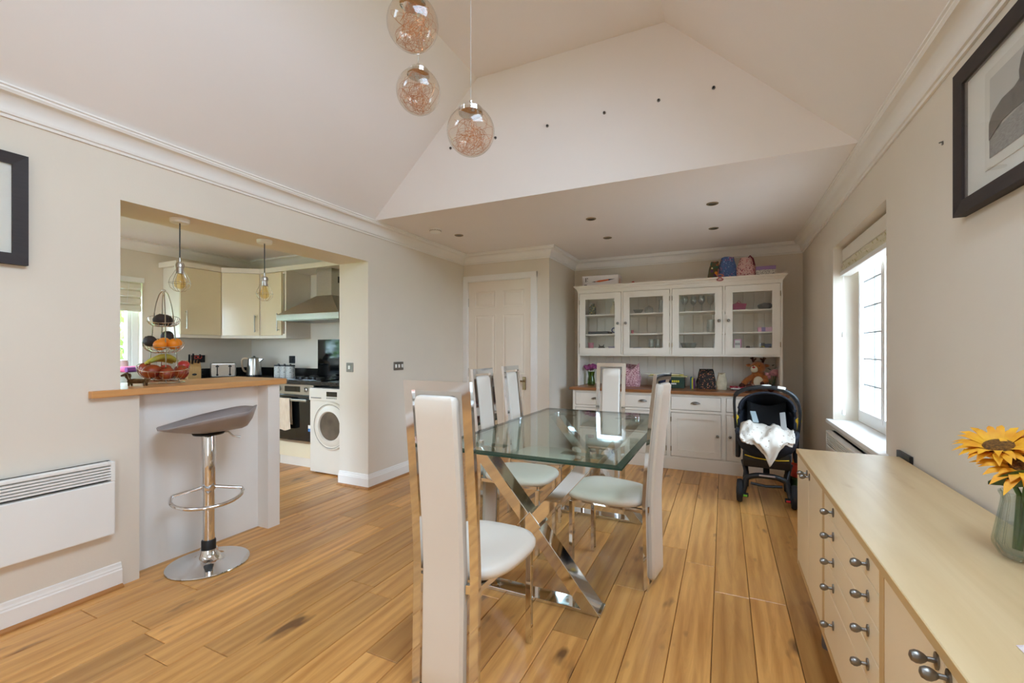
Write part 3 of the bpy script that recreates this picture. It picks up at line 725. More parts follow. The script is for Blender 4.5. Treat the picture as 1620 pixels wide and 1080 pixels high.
for i, ((x, y), r, l) in enumerate(spots):
    if i == 0: ch.location = (x, y, 0); ch.rotation_euler = (0, 0, r); ch.scale = (1, 1, 1.018); ch['label'] = l
    else: dup(ch, (x, y, 0), r, l).scale = (1, 1, 1)

# ================================================================== GLASS DINING TABLE
TX0, TX1, TY0, TY1, TZ = -1.335, -0.375, 1.83, 3.485, 0.74
t = thing('dining_table', 'large clear glass dining table with crossed chrome legs', 'table', ((TX0 + TX1) / 2, (TY0 + TY1) / 2, 0))
def rr(i): return [(TX0 + i, TY0 + i), (TX1 - i, TY0 + i), (TX1 - i, TY1 - i), (TX0 + i, TY1 - i)]
b = 0.028
gt = MB(); gt.rings([[(x, y, z) for (x, y) in rr(b)] for z in (TZ - 0.014, TZ)]); gt.build('glass_top', 'tglass', t)
ge = MB(); ge.rings([[(x, y, z) for (x, y) in rr(i)] for (i, z) in ((b, TZ - 0.0002), (0.0015, TZ - 0.006), (0.0, TZ - 0.0135), (b, TZ - 0.0139))], cap0=False, cap1=False)
bgm = bpy.data.materials.new('bevelled_green_glass'); bgm.use_nodes = True
n_ = bgm.node_tree.nodes; l_ = bgm.node_tree.links; pb = n_['Principled BSDF']; nz = n_.new('ShaderNodeTexNoise'); nz.inputs['Scale'].default_value = 9
rp = n_.new('ShaderNodeValToRGB'); rp.color_ramp.elements[0].color = lin((22, 42, 32)); rp.color_ramp.elements[1].color = lin((52, 76, 60)); l_.new(nz.outputs['Fac'], rp.inputs['Fac']); l_.new(rp.outputs['Color'], pb.inputs['Base Color'])
pb.inputs['Roughness'].default_value = 0.12; pb.inputs['Specular IOR Level'].default_value = 0.2; pb.inputs['Alpha'].default_value = 0.93
ge.build('bevelled_edge', bgm, t)
for yc in (2.05, 3.24):
    xl, xr, zb, zt = -1.205, -0.505, 0.0, 0.722
    m = MB(); xm = (xl + xr) / 2; th = 0.056; hy = 0.05
    for (p0, p1) in (((xl + 0.03, zt), (xr - 0.03, zb)), ((xr - 0.03, zt), (xl + 0.03, zb))):
        pass
    # each arm a separate beam from the hub
    zc = (zb + zt) / 2 + 0.005; hub = 0.055
    for (sx, sz) in ((-1, 1), (1, 1), (-1, -1), (1, -1)):
        xe = xl if sx < 0 else xr; ze = zt if sz > 0 else zb
        dx = 0.040
        # parallelogram with horizontal end cut
        x_out0, x_out1 = xe, xe - sx * 2 * dx
        k = (zt - zb) / 2; xi0 = xm + sx * 0.0 + sx * dx; xi1 = xm + sx * 0.0 - sx * dx
        a = MB(); a.prism([(x_out0, ze), (x_out1, ze), (xi1, zc), (xi0, zc)], 'y', yc - hy, yc + hy)
        a.build('leg_beam', 'chrome', t, bevel=0.002, seg=1)
    MB().prism([(xm - 0.058, zc), (xm, zc - 0.066), (xm + 0.058, zc), (xm, zc + 0.066)], 'y', yc - hy - 0.003, yc + hy + 0.003).build('hub', 'chrome', t, bevel=0.002, seg=1)
    MB().box(xl, xr, yc - hy + 0.002, yc + hy - 0.002, 0.0, 0.018).build('floor_bar', 'chrome', t, bevel=0.002, seg=1)
    for sx in (-1, 1):
        xe = xl if sx < 0 else xr; a, c = sorted((xe - sx * 0.0, xe - sx * 0.2))
        MB().box(a, c, yc - 0.03, yc + 0.03, 0.7225, 0.7255).build('support_plate', 'chrome', t)
        MB().cyl((xe - sx * 0.05, yc, 0.722), (xe - sx * 0.05, yc, 0.743), 0.016, n=16).build('fixing_disc', 'chrome', t, smooth=True)

# ================================================================== BAR STOOL
t = thing('bar_stool', 'grey shell seat bar stool on a chrome gas lift column beside the bar', 'stool', (-2.665, 1.56, 0))
sx, sy = -2.665, 1.56
MB().lathe([(0.0, 0.0), (0.200, 0.0), (0.205, 0.004), (0.203, 0.008), (0.16, 0.016), (0.10, 0.026), (0.062, 0.040), (0.048, 0.06), (0.042, 0.085), (0.0, 0.085)], (sx, sy, 0), 48).build('base', 'chrome', t, smooth=True)
MB().lathe([(0.036, 0.0), (0.036, 0.045), (0.032, 0.052), (0.0, 0.052)], (sx, sy, 0.0855), 24).build('collar', 'black', t, smooth=True)
c = MB(); c.lathe([(0.030, 0.1375), (0.030, 0.42), (0.0, 0.42)], (sx, sy, 0), 24); c.lathe([(0.0, 0.42), (0.034, 0.42), (0.035, 0.425), (0.035, 0.735), (0.03, 0.745), (0.0, 0.745)], (sx, sy, 0), 24); c.build('column', 'chrome', t, smooth=True)
fr_ = MB(); pts = []
d1 = Vector((0.80, -0.60, 0)); d2 = Vector((0.60, 0.80, 0))      # towards the room / across
for k in range(25):
    a = -PI * 0.58 + (2 * PI * 0.58) * k / 24
    p = d1 * (0.04 + 0.15 * math.cos(a)) + d2 * 0.17 * math.sin(a); pts.append((sx + p.x, sy + p.y, 0.40 - 0.03 * math.cos(a)))
pts = [(sx + d1.x * -0.0 + d2.x * -0.03, sy + d2.y * -0.03, 0.435)] + pts + [(sx + d2.x * 0.03, sy + d2.y * 0.03, 0.435)]
fr_.tube(pts, 0.010, 10); fr_.build('footrest', 'chrome', t, smooth=True)
# scooped shell seat: low lip towards the camera end, high back towards the pier
st = MB(); G = []
back = Vector((0.62, 0.78, 0)).normalized(); acr = Vector((back.y, -back.x, 0))
n, mm = 20, 16
for i in range(n + 1):
    u = -1 + 2 * i / n                      # front lip -1 .. back +1
    row = []
    for j in range(mm + 1):
        v = -1 + 2 * j / mm
        r = math.sqrt(max(0.0, 1 - abs(u) ** (2.4 if u < 0 else 4.5))); wv = v * (0.205 * r + 0.004)
        zc = 0.748 + 0.040 * max(0, -u) ** 1.5 + 0.028 * max(0, u) + 0.095 * max(0, (u - 0.75) / 0.25) ** 1.5
        rim = 0.795 + 0.048 * (u + 1)
        z = lerp(zc, rim, abs(v) ** 2.0 * (0.45 + 0.55 * r) if abs(u) < 0.999 else 1.0)
        if u > 0.9: z = lerp(z, rim, (u - 0.9) / 0.1)
        if u < -0.9: z = lerp(z, rim, (-u - 0.9) / 0.1)
        p = back * (u * 0.235) + acr * wv; row.append((sx + p.x, sy + p.y, z))
    G.append(row)
st.grid(G); so = st.build('seat_shell', 'stool', t, smooth=True); md = so.modifiers.new('thickness', 'SOLIDIFY'); md.thickness = 0.007; md.offset = -1
lv = MB(); lv.tube([(sx + 0.02, sy + 0.03, 0.745), (sx + 0.05, sy + 0.08, 0.742), (sx + 0.065, sy + 0.10, 0.715), (sx + 0.085, sy + 0.13, 0.705)], 0.005, 8); lv.build('lift_lever', 'steel', t, smooth=True)
MB().lathe([(0.0, 0.735), (0.075, 0.737), (0.08, 0.745), (0.05, 0.753), (0.0, 0.753)], (sx, sy, 0), 24).build('seat_plate', 'black', t, smooth=True)

# ================================================================== HANGING GLOBES
random.seed(3)
for k, (x, y, z, l) in enumerate(((-0.996, 1.276, 2.374, 'clear glass globe pendant full of copper wire, highest of three'), (-1.145, 1.504, 2.29, 'clear glass globe pendant full of copper wire, middle of three'), (-0.867, 1.46, 2.047, 'clear glass globe pendant full of copper wire, lowest of three'))):
    t = thing('globe_pendant', l, 'pendant light', (x, y, z - 0.09), group='copper wire globe pendants'); R = 0.09
    a0 = 0.30
    MB().lathe([(R * math.sin(a), R * math.cos(a)) for a in [a0 + (PI - a0) * i / 22 for i in range(23)]], (x, y, z), 32).build('glass_globe', 'globe', t, smooth=True)
    MB().lathe([(0.0, 0.115), (0.008, 0.115), (0.010, 0.098), (0.040, 0.090), (0.046, 0.083), (0.046, 0.068), (0.040, 0.066), (0.0, 0.066)][::-1], (x, y, z), 28).build('cap', 'chrome', t, smooth=True)
    MB().tube([(x, y, z + 0.115), (x, y, VZ - 0.02)], 0.0009, 6).build('cord', mat('clear_flex', (150, 138, 126), 0.4), t)
    MB().lathe([(0.0, -0.022), (0.045, -0.022), (0.05, -0.015), (0.05, 0.0)], (x, y, VZ), 24).build('ceiling_rose', 'chrome', t, smooth=True)
    wr = MB()
    for q in range(34):
        c0 = Vector((random.gauss(0, 0.022), random.gauss(0, 0.022), random.gauss(-0.026, 0.026))); n1 = Vector((random.gauss(0, 1), random.gauss(0, 1), random.gauss(0, 1))).normalized(); u = n1.orthogonal().normalized(); v = n1.cross(u)
        rr_ = random.uniform(0.025, 0.068); P = []
        for s in range(22):
            a = 2 * PI * s / 22; r2 = rr_ * (1 + 0.25 * math.sin(3 * a + q))
            p = c0 + u * r2 * math.cos(a) + v * r2 * math.sin(a) + n1 * 0.01 * math.sin(2 * a + q)
            if p.length > 0.083: p *= 0.083 / p.length
            P.append((x + p.x, y + p.y, z + p.z))
        wr.tube(P, 0.0005, 4, closed=True)
    wr.build('copper_wire', 'copper', t, smooth=True)

# pendant bulbs in wire cages over the bar
for k, (x, y, l) in enumerate(((-2.92, 1.545, 'wire cage bulb pendant over the bar, nearer the fruit stand'), (-2.94, 2.10, 'wire cage bulb pendant over the bar, nearer the cooker hood'))):
    t = thing('cage_pendant', l, 'pendant light', (x, y, 1.565), group='wire cage bulbs over the bar')
    MB().lathe([(0.0, -0.024), (0.045, -0.024), (0.05, -0.018), (0.05, 0.0)], (x, y, OT), 28).build('ceiling_rose', 'white', t, smooth=True)
    MB().cyl((x, y, 1.765), (x, y, OT - 0.024), 0.0032, n=8).build('flex', 'black', t)
    MB().lathe([(0.0, 0.105), (0.006, 0.105), (0.007, 0.08), (0.018, 0.076), (0.023, 0.066), (0.023, 0.05), (0.0195, 0.046), (0.0195, 0.012), (0.0, 0.012)][::-1], (x, y, 1.66), 20).build('lamp_holder', 'steel', t, smooth=True)
    MB().lathe([(0.012, 0.092), (0.014, 0.08), (0.024, 0.05), (0.029, 0.03), (0.027, 0.012), (0.016, 0.0), (0.0, -0.004)], (x, y, 1.585), 20).build('bulb', 'amber', t, smooth=True)
    fl_ = MB()
    for q in range(4):
        a = q * PI / 2; fl_.tube([(x + 0.004 * math.cos(a), y + 0.004 * math.sin(a), 1.67), (x + 0.009 * math.cos(a), y + 0.009 * math.sin(a), 1.64), (x + 0.004 * math.cos(a + 0.6), y + 0.004 * math.sin(a + 0.6), 1.61)], 0.0008, 5)
    fl_.build('filament', mat('filament', (210, 190, 150), 0.4), t)
    cg = MB()
    for q in range(6):
        a = q * PI / 3 + 0.2
        cg.tube([(x + r * math.cos(a), y + r * math.sin(a), 1.565 + z) for (r, z) in ((0.022, 0.125), (0.030, 0.108), (0.047, 0.078), (0.054, 0.05), (0.046, 0.022), (0.025, 0.004), (0.004, 0.0))], 0.0014, 6)
    cg.torus((x, y, 1.565 + 0.052), 0.054, 0.0014, 32, 6); cg.build('wire_cage', 'wire', t, smooth=True)

# ================================================================== DRESSER
BY, HY = 4.83, 5.05
DX = [-1.535, -1.03, -0.512, 0.0, 0.512]
t = thing('dresser', 'tall cream kitchen dresser with glazed upper doors and oak worktop', 'dresser', (-0.51, 5.15, 0))
m = MB(); m.box(-1.537, 0.514, BY + 0.022, 5.49, 0.115, 0.772); m.build('base_carcass', 'cream', t)
MB().box(-1.545, 0.522, BY - 0.004, BY + 0.012, 0.0, 0.118).build('plinth', 'cream', t, bevel=0.002)
f = MB()
for i, x in enumerate(DX):
    wd = 0.020 if i not in (0, 4) else 0.03
    f.box(x - (wd if i else 0), x + (wd if i < 4 else 0), BY, BY + 0.012, 0.118, 0.772)
for (z0, z1) in ((0.748, 0.772), (0.583, 0.607), (0.118, 0.132)): f.box(-1.535, 0.512, BY + 0.0005, BY + 0.012, z0, z1)
f.build('face_frame', 'cream', t)
MB().box(-1.570, 0.548, BY - 0.03, 5.495, 0.7725, 0.803).build('worktop', 'dtop', t, bevel=0.005)
def framed_panel(x0, x1, z0, z1, y, st, dep=0.008):
    """shaker front: four rails round a recessed panel"""
    q = MB(); q.box(x0, x0 + st, y - 0.004, y + 0.012, z0, z1); q.box(x1 - st, x1, y - 0.004, y + 0.012, z0, z1); q.box(x0 + st, x1 - st, y - 0.0036, y + 0.012, z0, z0 + st); q.box(x0 + st, x1 - st, y - 0.0036, y + 0.012, z1 - st, z1)
    q.box(x0 + st, x1 - st, y + dep - 0.004, y + 0.012, z0 + st, z1 - st); return q
def cup(x, z, y, parent):
    c = MB(); n = 12; R = []
    for i in range(7):
        a = PI / 2 * i / 6; row = []
        for k in range(n + 1):
            b = PI * k / n; row.append((x + 0.045 * math.cos(b) * math.cos(a * 0.0) * (1 - 0.35 * math.sin(a) ** 3), y - 0.024 * math.sin(a) * math.sin(b) ** 0.8 - 0.001, z + 0.022 * math.sin(b) * math.cos(a)))
        R.append(row)
    c.grid(R); o = c.build('cup_handle', 'pewter', parent, smooth=True); md = o.modifiers.new('thickness', 'SOLIDIFY'); md.thickness = 0.002
def knob(x, y, z, parent, r=0.013, m='pewter'):
    k = MB(); R = []
    for (q, dy) in ((0.006, 0.0), (0.005, -0.012), (0.009, -0.016), (0.013, -0.021), (0.0135, -0.027), (0.009, -0.032), (0.002, -0.0335)):
        R.append([(x + q * r / 0.013 * math.cos(2 * PI * i / 14), y + dy, z + q * r / 0.013 * math.sin(2 * PI * i / 14)) for i in range(14)])
    k.rings(R); return k.build('knob', m, parent, smooth=True)
for i in range(4):
    x0, x1 = DX[i] + (0.035 if i == 0 else 0.025), DX[i + 1] - (0.035 if i == 3 else 0.025)
    q = MB(); q.box(x0, x1, BY - 0.004, BY + 0.012, 0.612, 0.743); dr = q.build('drawer', 'cream', t, bevel=0.0025)
    cup((x0 + x1) / 2, 0.676, BY - 0.004, dr)
    dr = framed_panel(x0, x1, 0.137, 0.578, BY, 0.06, 0.013).build('door', 'cream', t)
    right = i in (0, 2); knob(x1 - 0.03 if right else x0 + 0.03, BY - 0.004, 0.37, dr)
    hx = x0 - 0.002 if right else x1 + 0.002
    for z in (0.21, 0.51): MB().cyl((hx, BY - 0.004, z - 0.025), (hx, BY - 0.004, z + 0.025), 0.004, n=8).build('hinge', 'brass', dr, smooth=True)
# hutch
for (x0, x1) in ((-1.546, -1.522), (0.495, 0.519)): MB().box(x0, x1, HY + 0.012, 5.49, 0.803, 1.905).build('side_panel', 'cream', t)
MB().box(-1.522, 0.495, HY + 0.012, 5.46, 1.150, 1.228).build('hutch_floor', 'cream', t)
MB().box(-1.522, 0.495, HY + 0.012, 5.46, 1.880, 1.905).build('hutch_top', 'cream', t)
for z in (1.402, 1.630): MB().box(-1.522, 0.495, HY + 0.06, 5.46, z - 0.016, z).build('shelf', 'cream', t, bevel=0.002)
for x in DX[1:4]: MB().box(x - 0.009, x + 0.009, HY + 0.012, HY + 0.05, 1.2285, 1.880).build('divider', 'cream', t)
MB().box(-0.521, -0.503, HY + 0.05, 5.46, 1.2285, 1.880).build('divider', 'cream', t)
nb = 20
for k in range(nb):
    x0 = lerp(-1.522, 0.495, k / nb); x1 = lerp(-1.522, 0.495, (k + 1) / nb)
    q = MB(); q.prism([(x0 + 0.0005, 5.462), (x0 + 0.004, 5.458), (x1 - 0.004, 5.458), (x1 - 0.0005, 5.462), (x1 - 0.0005, 5.48), (x0 + 0.0005, 5.48)], 'z', 0.803, 1.90); q.build('back_board', 'cream', t)
f = MB()
f.box(-1.546, -1.528, HY, HY + 0.012, 0.803, 1.905); f.box(0.501, 0.519, HY, HY + 0.012, 0.803, 1.905)
for x in DX[1:4]: f.box(x - 0.010, x + 0.010, HY + 0.0006, HY + 0.0115, 1.150, 1.905)
f.box(-1.528, 0.501, HY + 0.0003, HY + 0.0118, 1.873, 1.905); f.box(-1.528, 0.501, HY + 0.0003, HY + 0.0118, 1.150, 1.166)
f.build('hutch_frame', 'cream', t)
cr = [(0.0, 1.895), (0.004, 1.895), (0.006, 1.912), (0.014, 1.918), (0.018, 1.930), (0.034, 1.944), (0.040, 1.948), (0.040, 1.960), (0.0, 1.960)]
q = sweep([(0.519, 5.49), (0.519, HY), (-1.546, HY), (-1.546, 5.49)][::-1], [(-a, b) for (a, b) in cr]); q.build('cornice', 'cream', t)
MB().box(-1.546, 0.519, HY, 5.49, 1.9055, 1.9585).build('top_board', 'cream', t)
for i in range(4):
    x0, x1 = DX[i] + 0.014, DX[i + 1] - 0.014; z0, z1 = 1.171, 1.868
    st = 0.068
    q = MB(); q.box(x0, x0 + st, HY - 0.010, HY + 0.012, z0, z1); q.box(x1 - st, x1, HY - 0.010, HY + 0.012, z0, z1); q.box(x0 + st, x1 - st, HY - 0.0096, HY + 0.0116, z0, z0 + st); q.box(x0 + st, x1 - st, HY - 0.0096, HY + 0.0116, z1 - st, z1)
    dr = q.build('glazed_door', 'cream', t)
    MB().box(x0 + st, x1 - st, HY + 0.001, HY + 0.004, z0 + st, z1 - st).build('glass_pane', 'glass', dr)
    right = i in (0, 2); knob(x1 - 0.03 if right else x0 + 0.03, HY - 0.010, 1.516, dr, 0.015, 'pewter')
    hx = x0 - 0.001 if right else x1 + 0.001
    for z in (1.27, 1.77): MB().cyl((hx, HY - 0.011, z - 0.025), (hx, HY - 0.011, z + 0.025), 0.0035, n=8).build('hinge', 'brass', dr, smooth=True)

# ---- helper shapes for small things
def one(name, label, cat, mb, m, loc, group=None, **k):
    return tag(mb.build(name, m, loc=loc, **k), label, cat, group)
def bag(name, label, c, w, d, h, m, lean=0.0, pinch=0.55, seed=1, cat='bag', handle=None, peak=0.0, wob=0.07):
    """soft standing bag: squashed rings narrowing to a gathered top"""
    t = thing(name, label, cat, c); R = []; n = 28
    for i in range(12):
        u = i / 11; ww = w / 2 * lerp(1.0, pinch, max(0, (u - 0.35) / 0.65) ** 1.3) * (0.93 if i == 0 else 1); dd = d / 2 * lerp(1.0, 0.5, max(0, (u - 0.3) / 0.7)) * (0.9 if i == 0 else 1); row = []
        for k in range(n):
            a = 2 * PI * k / n; e = 0.7; cx, cy = math.cos(a), math.sin(a)
            f_ = 1 + wob * noise.noise(Vector((cx * 2 + seed, cy * 2, u * 4)))
            row.append((c[0] + math.copysign(abs(cx) ** e, cx) * ww * f_ + lean * u, c[1] + math.copysign(abs(cy) ** e, cy) * dd * f_, c[2] + h * u + 0.02 * h * u * math.sin(3 * a + seed) + peak * h * u ** 3 * (abs(cx) - 0.6)))
        R.append(row)
    MB().rings(R).build('bag_body', m, t, smooth=True)
    if handle:
        q = MB(); q.tube([(c[0] + lean + w * 0.12, c[1] - d * 0.2, c[2] + h * 0.98), (c[0] + lean + w * 0.2, c[1] - d * 0.25, c[2] + h * 1.07), (c[0] + lean + w * 0.34, c[1] - d * 0.35, c[2] + h * 0.9), (c[0] + lean + w * 0.42, c[1] - d * 0.5, c[2] + h * 0.55)], 0.007, 8); q.build('strap', handle, t, smooth=True)
    return t
CT = 0.803     # dresser worktop height
# flowers in green vase
t = thing('flower_vase', 'green glass vase of purple flowers on the dresser worktop', 'vase', (-1.425, 5.2, CT))
vm = glassmat('green_vase_glass', (0.55, 0.66, 0.36), 1.0)
MB().lathe([(0.0, 0.0), (0.042, 0.0), (0.046, 0.02), (0.042, 0.06), (0.034, 0.10), (0.036, 0.13), (0.044, 0.155), (0.041, 0.155), (0.033, 0.13), (0.031, 0.10), (0.038, 0.06), (0.041, 0.015), (0.0, 0.012)], (-1.425, 5.2, CT), 24).build('vase', vm, t, smooth=True)
s = MB()
for k in range(6): a = k * 1.05; s.tube([(-1.425 + 0.015 * math.cos(a), 5.2 + 0.015 * math.sin(a), CT + 0.02), (-1.425 + 0.05 * math.cos(a), 5.2 + 0.05 * math.sin(a), CT + 0.2)], 0.0025, 5); 
st_ = s.build('stems', mat('stem_green', (70, 96, 44), 0.6), t); st_['kind'] = 'stuff'
random.seed(5); pm = mat('purple_petals', (122, 46, 92), 0.7, c2=(168, 84, 134), nscale=60)
for k in range(9):
    a = k * 2.4; r = 0.02 + 0.055 * math.sqrt(k / 9); cx_, cy_, cz_ = -1.425 + r * math.cos(a), 5.2 + r * math.sin(a), CT + 0.235 - 0.5 * r + random.uniform(-0.012, 0.012)
    MB().ell((cx_, cy_, cz_), (0.03, 0.03, 0.024), 14, 9, warp=0.35, seed=k).build('flower_head', pm, t, smooth=True)
# pink leopard tote, papers & green box, bags, papers
bag('tote_bag', 'pink speckled fabric tote bag standing on the dresser worktop', (-0.96, 5.2, CT), 0.215, 0.11, 0.235, patmat('pink_speckle', (206, 160, 164), [(120, 52, 72), (150, 80, 96), (236, 214, 210)], 90, 0.42), pinch=0.84, seed=2, peak=0.3, wob=0.12)
gx0, gx1 = -0.70, -0.385
t = thing('green_box', 'dark green box with yellow lettering on the dresser worktop', 'box', (-0.54, 5.2, CT))
MB().box(gx0, gx1, 5.12, 5.3, CT, CT + 0.105).build('box_body', mat('bottle_green_card', (28, 56, 42), 0.5), t, bevel=0.004)
MB().box(gx0 - 0.004, gx1 + 0.004, 5.116, 5.304, CT + 0.106, CT + 0.122).build('box_lid', mat('bottle_green_card', (28, 56, 42), 0.5), t, bevel=0.003)
yl = mat('yellow_print', (226, 210, 50), 0.6); 
for k in range(4): MB().box(-0.51 + k * 0.020, -0.494 + k * 0.020, 5.1185, 5.1195, CT + 0.064, CT + 0.086).build('lettering', yl, t)
for k in range(3): MB().box(-0.515 + k * 0.018, -0.501 + k * 0.018, 5.1185, 5.1195, CT + 0.040, CT + 0.056).build('lettering', 'paper', t)
for k, (x0, x1, z, c, l) in enumerate(((-0.76, -0.36, 0.1225, (226, 214, 150), 'yellow folder lying lowest on the green box'), (-0.72, -0.42, 0.130, (40, 40, 44), 'thin black folder between papers on the green box'), (-0.74, -0.40, 0.1375, (214, 196, 96), 'mustard yellow envelope on top of the green box'), (-0.80, -0.44, 0.145, (232, 226, 206), 'cream sheet of papers on top of the pile over the green box'))):
    one('paper_folder', l, 'folder', MB().box(x0, x1, 5.14, 5.29, CT + z, CT + z + 0.0072), mat('paper_%d' % k, c, 0.8), ((x0 + x1) / 2, 5.2, CT + z), 'papers on the green box')
t = thing('sun_hat', 'navy blue round hat leaning against the green box', 'hat', (-0.575, 5.09, CT))
MB().ell((-0.575, 5.085, CT + 0.075), (0.062, 0.022, 0.073), 18, 10).build('crown', mat('navy_cloth', (32, 40, 68), 0.85), t, smooth=True)
MB().torus((-0.575, 5.078, CT + 0.075), 0.060, 0.006, 24, 8, ax='y').build('band', mat('navy_cloth', (32, 40, 68), 0.85), t, smooth=True)
for k, (c, l) in enumerate((((38, 94, 104), 'teal book standing upright nearest the green box'), ((190, 180, 40), 'yellow book standing upright between the teal and purple books'), ((96, 44, 96), 'purple book standing upright beside the dark floral bag'))):
    one('picture_book', l, 'book', MB().box(-0.325 + k * 0.015, -0.312 + k * 0.015, 5.13, 5.27, CT, CT + 0.125 - k * 0.01), mat('book_%d' % k, c, 0.5), (-0.318 + k * 0.015, 5.2, CT), 'upright books on the dresser', bevel=0.0015)
bag('floral_bag', 'dark floral fabric bag with orange blooms on the dresser worktop', (-0.17, 5.18, CT), 0.19, 0.12, 0.19, patmat('dark_floral', (46, 40, 38), [(196, 128, 92), (150, 96, 70), (88, 84, 58), (30, 26, 26)], 60, 0.36), pinch=0.7, seed=6, peak=0.3, wob=0.16)
bag('cloth_bag', 'cream drawstring cloth bag beside the dark floral bag', (-0.02, 5.16, CT), 0.105, 0.10, 0.17, mat('cream_cloth', (216, 206, 180), 0.9, c2=(196, 184, 154), nscale=25), pinch=0.62, seed=9, peak=0.1, wob=0.22)
for k, (c, l) in enumerate((((54, 54, 66), 'dark notebook at the bottom of the pile by the reindeer'), ((214, 208, 200), 'white booklet in the pile by the reindeer'), ((170, 32, 58), 'red patterned booklet on top of the pile by the reindeer'))):
    mm_ = mat('booklet_%d' % k, c, 0.6) if k < 2 else patmat('red_booklet', (160, 26, 50), [(236, 220, 224), (190, 60, 86)], 60, 0.28)
    one('booklet', l, 'booklet', MB().box(0.075 - 0.01 * k, 0.235 - 0.012 * k, 5.1, 5.24, CT + 0.0005 + k * 0.0125, CT + 0.012 + k * 0.0125), mm_, (0.15, 5.17, CT + 0.0005 + k * 0.0125), 'booklets beside the reindeer', bevel=0.001)

# reindeer plush
rx, ry = 0.325, 5.22
t = thing('reindeer_toy', 'brown plush reindeer with red nose sitting on the dresser worktop', 'soft toy', (rx, ry, CT)); t.scale = (1.07, 1.07, 1.07)
br = mat('brown_plush', (176, 104, 42), 0.95, c2=(150, 82, 30), nscale=40, bump=0.5, bscale=250, sheen=0.4); cr_ = mat('cream_plush', (230, 218, 190), 0.95, bump=0.4, bscale=250); dk = mat('dark_plush', (78, 36, 18), 0.95, bump=0.4, bscale=250)
b = MB(); b.ell((rx, ry, CT + 0.085), (0.082, 0.07, 0.09), 22, 14); b.ell((rx - 0.005, ry, CT + 0.15), (0.06, 0.055, 0.05), 18, 10); b.build('body', br, t, smooth=True)
MB().ell((rx - 0.01, ry - 0.006, CT + 0.218), (0.068, 0.064, 0.060), 22, 14).build('head', br, t, smooth=True)
MB().ell((rx - 0.04, ry - 0.052, CT + 0.205), (0.034, 0.030, 0.034), 16, 10).build('muzzle', cr_, t, smooth=True)
MB().ell((rx - 0.047, ry - 0.078, CT + 0.222), (0.013, 0.009, 0.009), 12, 8).build('nose', mat('red_nose', (176, 20, 30), 0.5), t, smooth=True)
MB().ell((rx - 0.008, ry - 0.062, CT + 0.086), (0.042, 0.022, 0.052), 18, 12).build('belly_patch', cr_, t, smooth=True)
for (dx, s) in ((-0.038, -1), (0.028, 1)):
    q = MB(); q.tube([(rx + dx, ry, CT + 0.262), (rx + dx + s * 0.012, ry, CT + 0.288), (rx + dx + s * 0.016, ry - 0.002, CT + 0.318)], [0.011, 0.010, 0.008], 8); q.tube([(rx + dx + s * 0.008, ry, CT + 0.284), (rx + dx - s * 0.016, ry - 0.004, CT + 0.306)], [0.009, 0.007], 8); q.tube([(rx + dx + s * 0.013, ry, CT + 0.296), (rx + dx + s * 0.034, ry - 0.004, CT + 0.310)], [0.008, 0.006], 8)
    q.build('antler', dk, t, smooth=True)
    MB().ell((rx - 0.01 + s * 0.072, ry + 0.005, CT + 0.238), (0.028, 0.012, 0.015), 12, 8).build('ear', br, t, smooth=True)
for e in (-0.052, 0.0): MB().ell((rx + e, ry - 0.066, CT + 0.235), (0.005, 0.004, 0.006), 8, 6).build('eye', 'black', t, smooth=True)
q = MB(); q.tube([(rx - 0.05, ry - 0.02, CT + 0.135), (rx - 0.10, ry - 0.05, CT + 0.10), (rx - 0.135, ry - 0.07, CT + 0.06)], [0.026, 0.028, 0.026], 12); a_ = q.build('arm', br, t, smooth=True)
MB().ell((rx - 0.148, ry - 0.078, CT + 0.042), (0.026, 0.026, 0.028), 14, 9).build('paw', dk, a_, smooth=True)
q = MB(); q.tube([(rx + 0.05, ry - 0.03, CT + 0.13), (rx + 0.055, ry - 0.07, CT + 0.09), (rx + 0.03, ry - 0.09, CT + 0.075)], [0.025, 0.026, 0.022], 12); a_ = q.build('arm', br, t, smooth=True)
MB().ell((rx + 0.022, ry - 0.096, CT + 0.073), (0.018, 0.018, 0.018), 12, 8).build('paw', dk, a_, smooth=True)
for s in (-1, 1):
    q = MB(); q.tube([(rx + s * 0.045, ry - 0.03, CT + 0.034), (rx + s * 0.07, ry - 0.10, CT + 0.034), (rx + s * 0.085, ry - 0.15, CT + 0.034)], [0.032, 0.032, 0.030], 12); a_ = q.build('leg', br, t, smooth=True)
    MB().ell((rx + s * 0.088, ry - 0.168, CT + 0.038), (0.03, 0.02, 0.036), 12, 8).build('foot', dk, a_, smooth=True)
# pink roses in a glass
t = thing('rose_vase', 'clear glass of pink roses behind the stroller, right of the reindeer', 'vase', (0.445, 5.25, CT))
MB().lathe([(0.0, 0.0), (0.032, 0.0), (0.038, 0.02), (0.04, 0.11), (0.037, 0.11), (0.035, 0.02), (0.0, 0.008)], (0.445, 5.25, CT), 20).build('glass', 'glass', t, smooth=True)
pk = mat('pink_rose', (222, 164, 164), 0.7, c2=(196, 128, 132), nscale=40)
for k, (dx, dy, dz, r) in enumerate(((0.02, -0.01, 0.185, 0.045), (-0.045, -0.01, 0.165, 0.03), (-0.03, -0.02, 0.135, 0.024), (0.045, 0.02, 0.17, 0.034))): MB().ell((0.445 + dx, 5.25 + dy, CT + dz), (r, r, r * 0.75), 16, 10, warp=0.4, seed=k + 3).build('rose_head', pk, t, smooth=True)
q = MB()
for k in range(6): a = k * 1.1; q.tube([(0.445 + 0.01 * math.cos(a), 5.25 + 0.01 * math.sin(a), CT + 0.01), (0.445 + 0.035 * math.cos(a), 5.25 + 0.03 * math.sin(a), CT + 0.15)], 0.0028, 5)
st_ = q.build('stems', mat('stem_green', (70, 96, 44), 0.6), t); st_['kind'] = 'stuff'
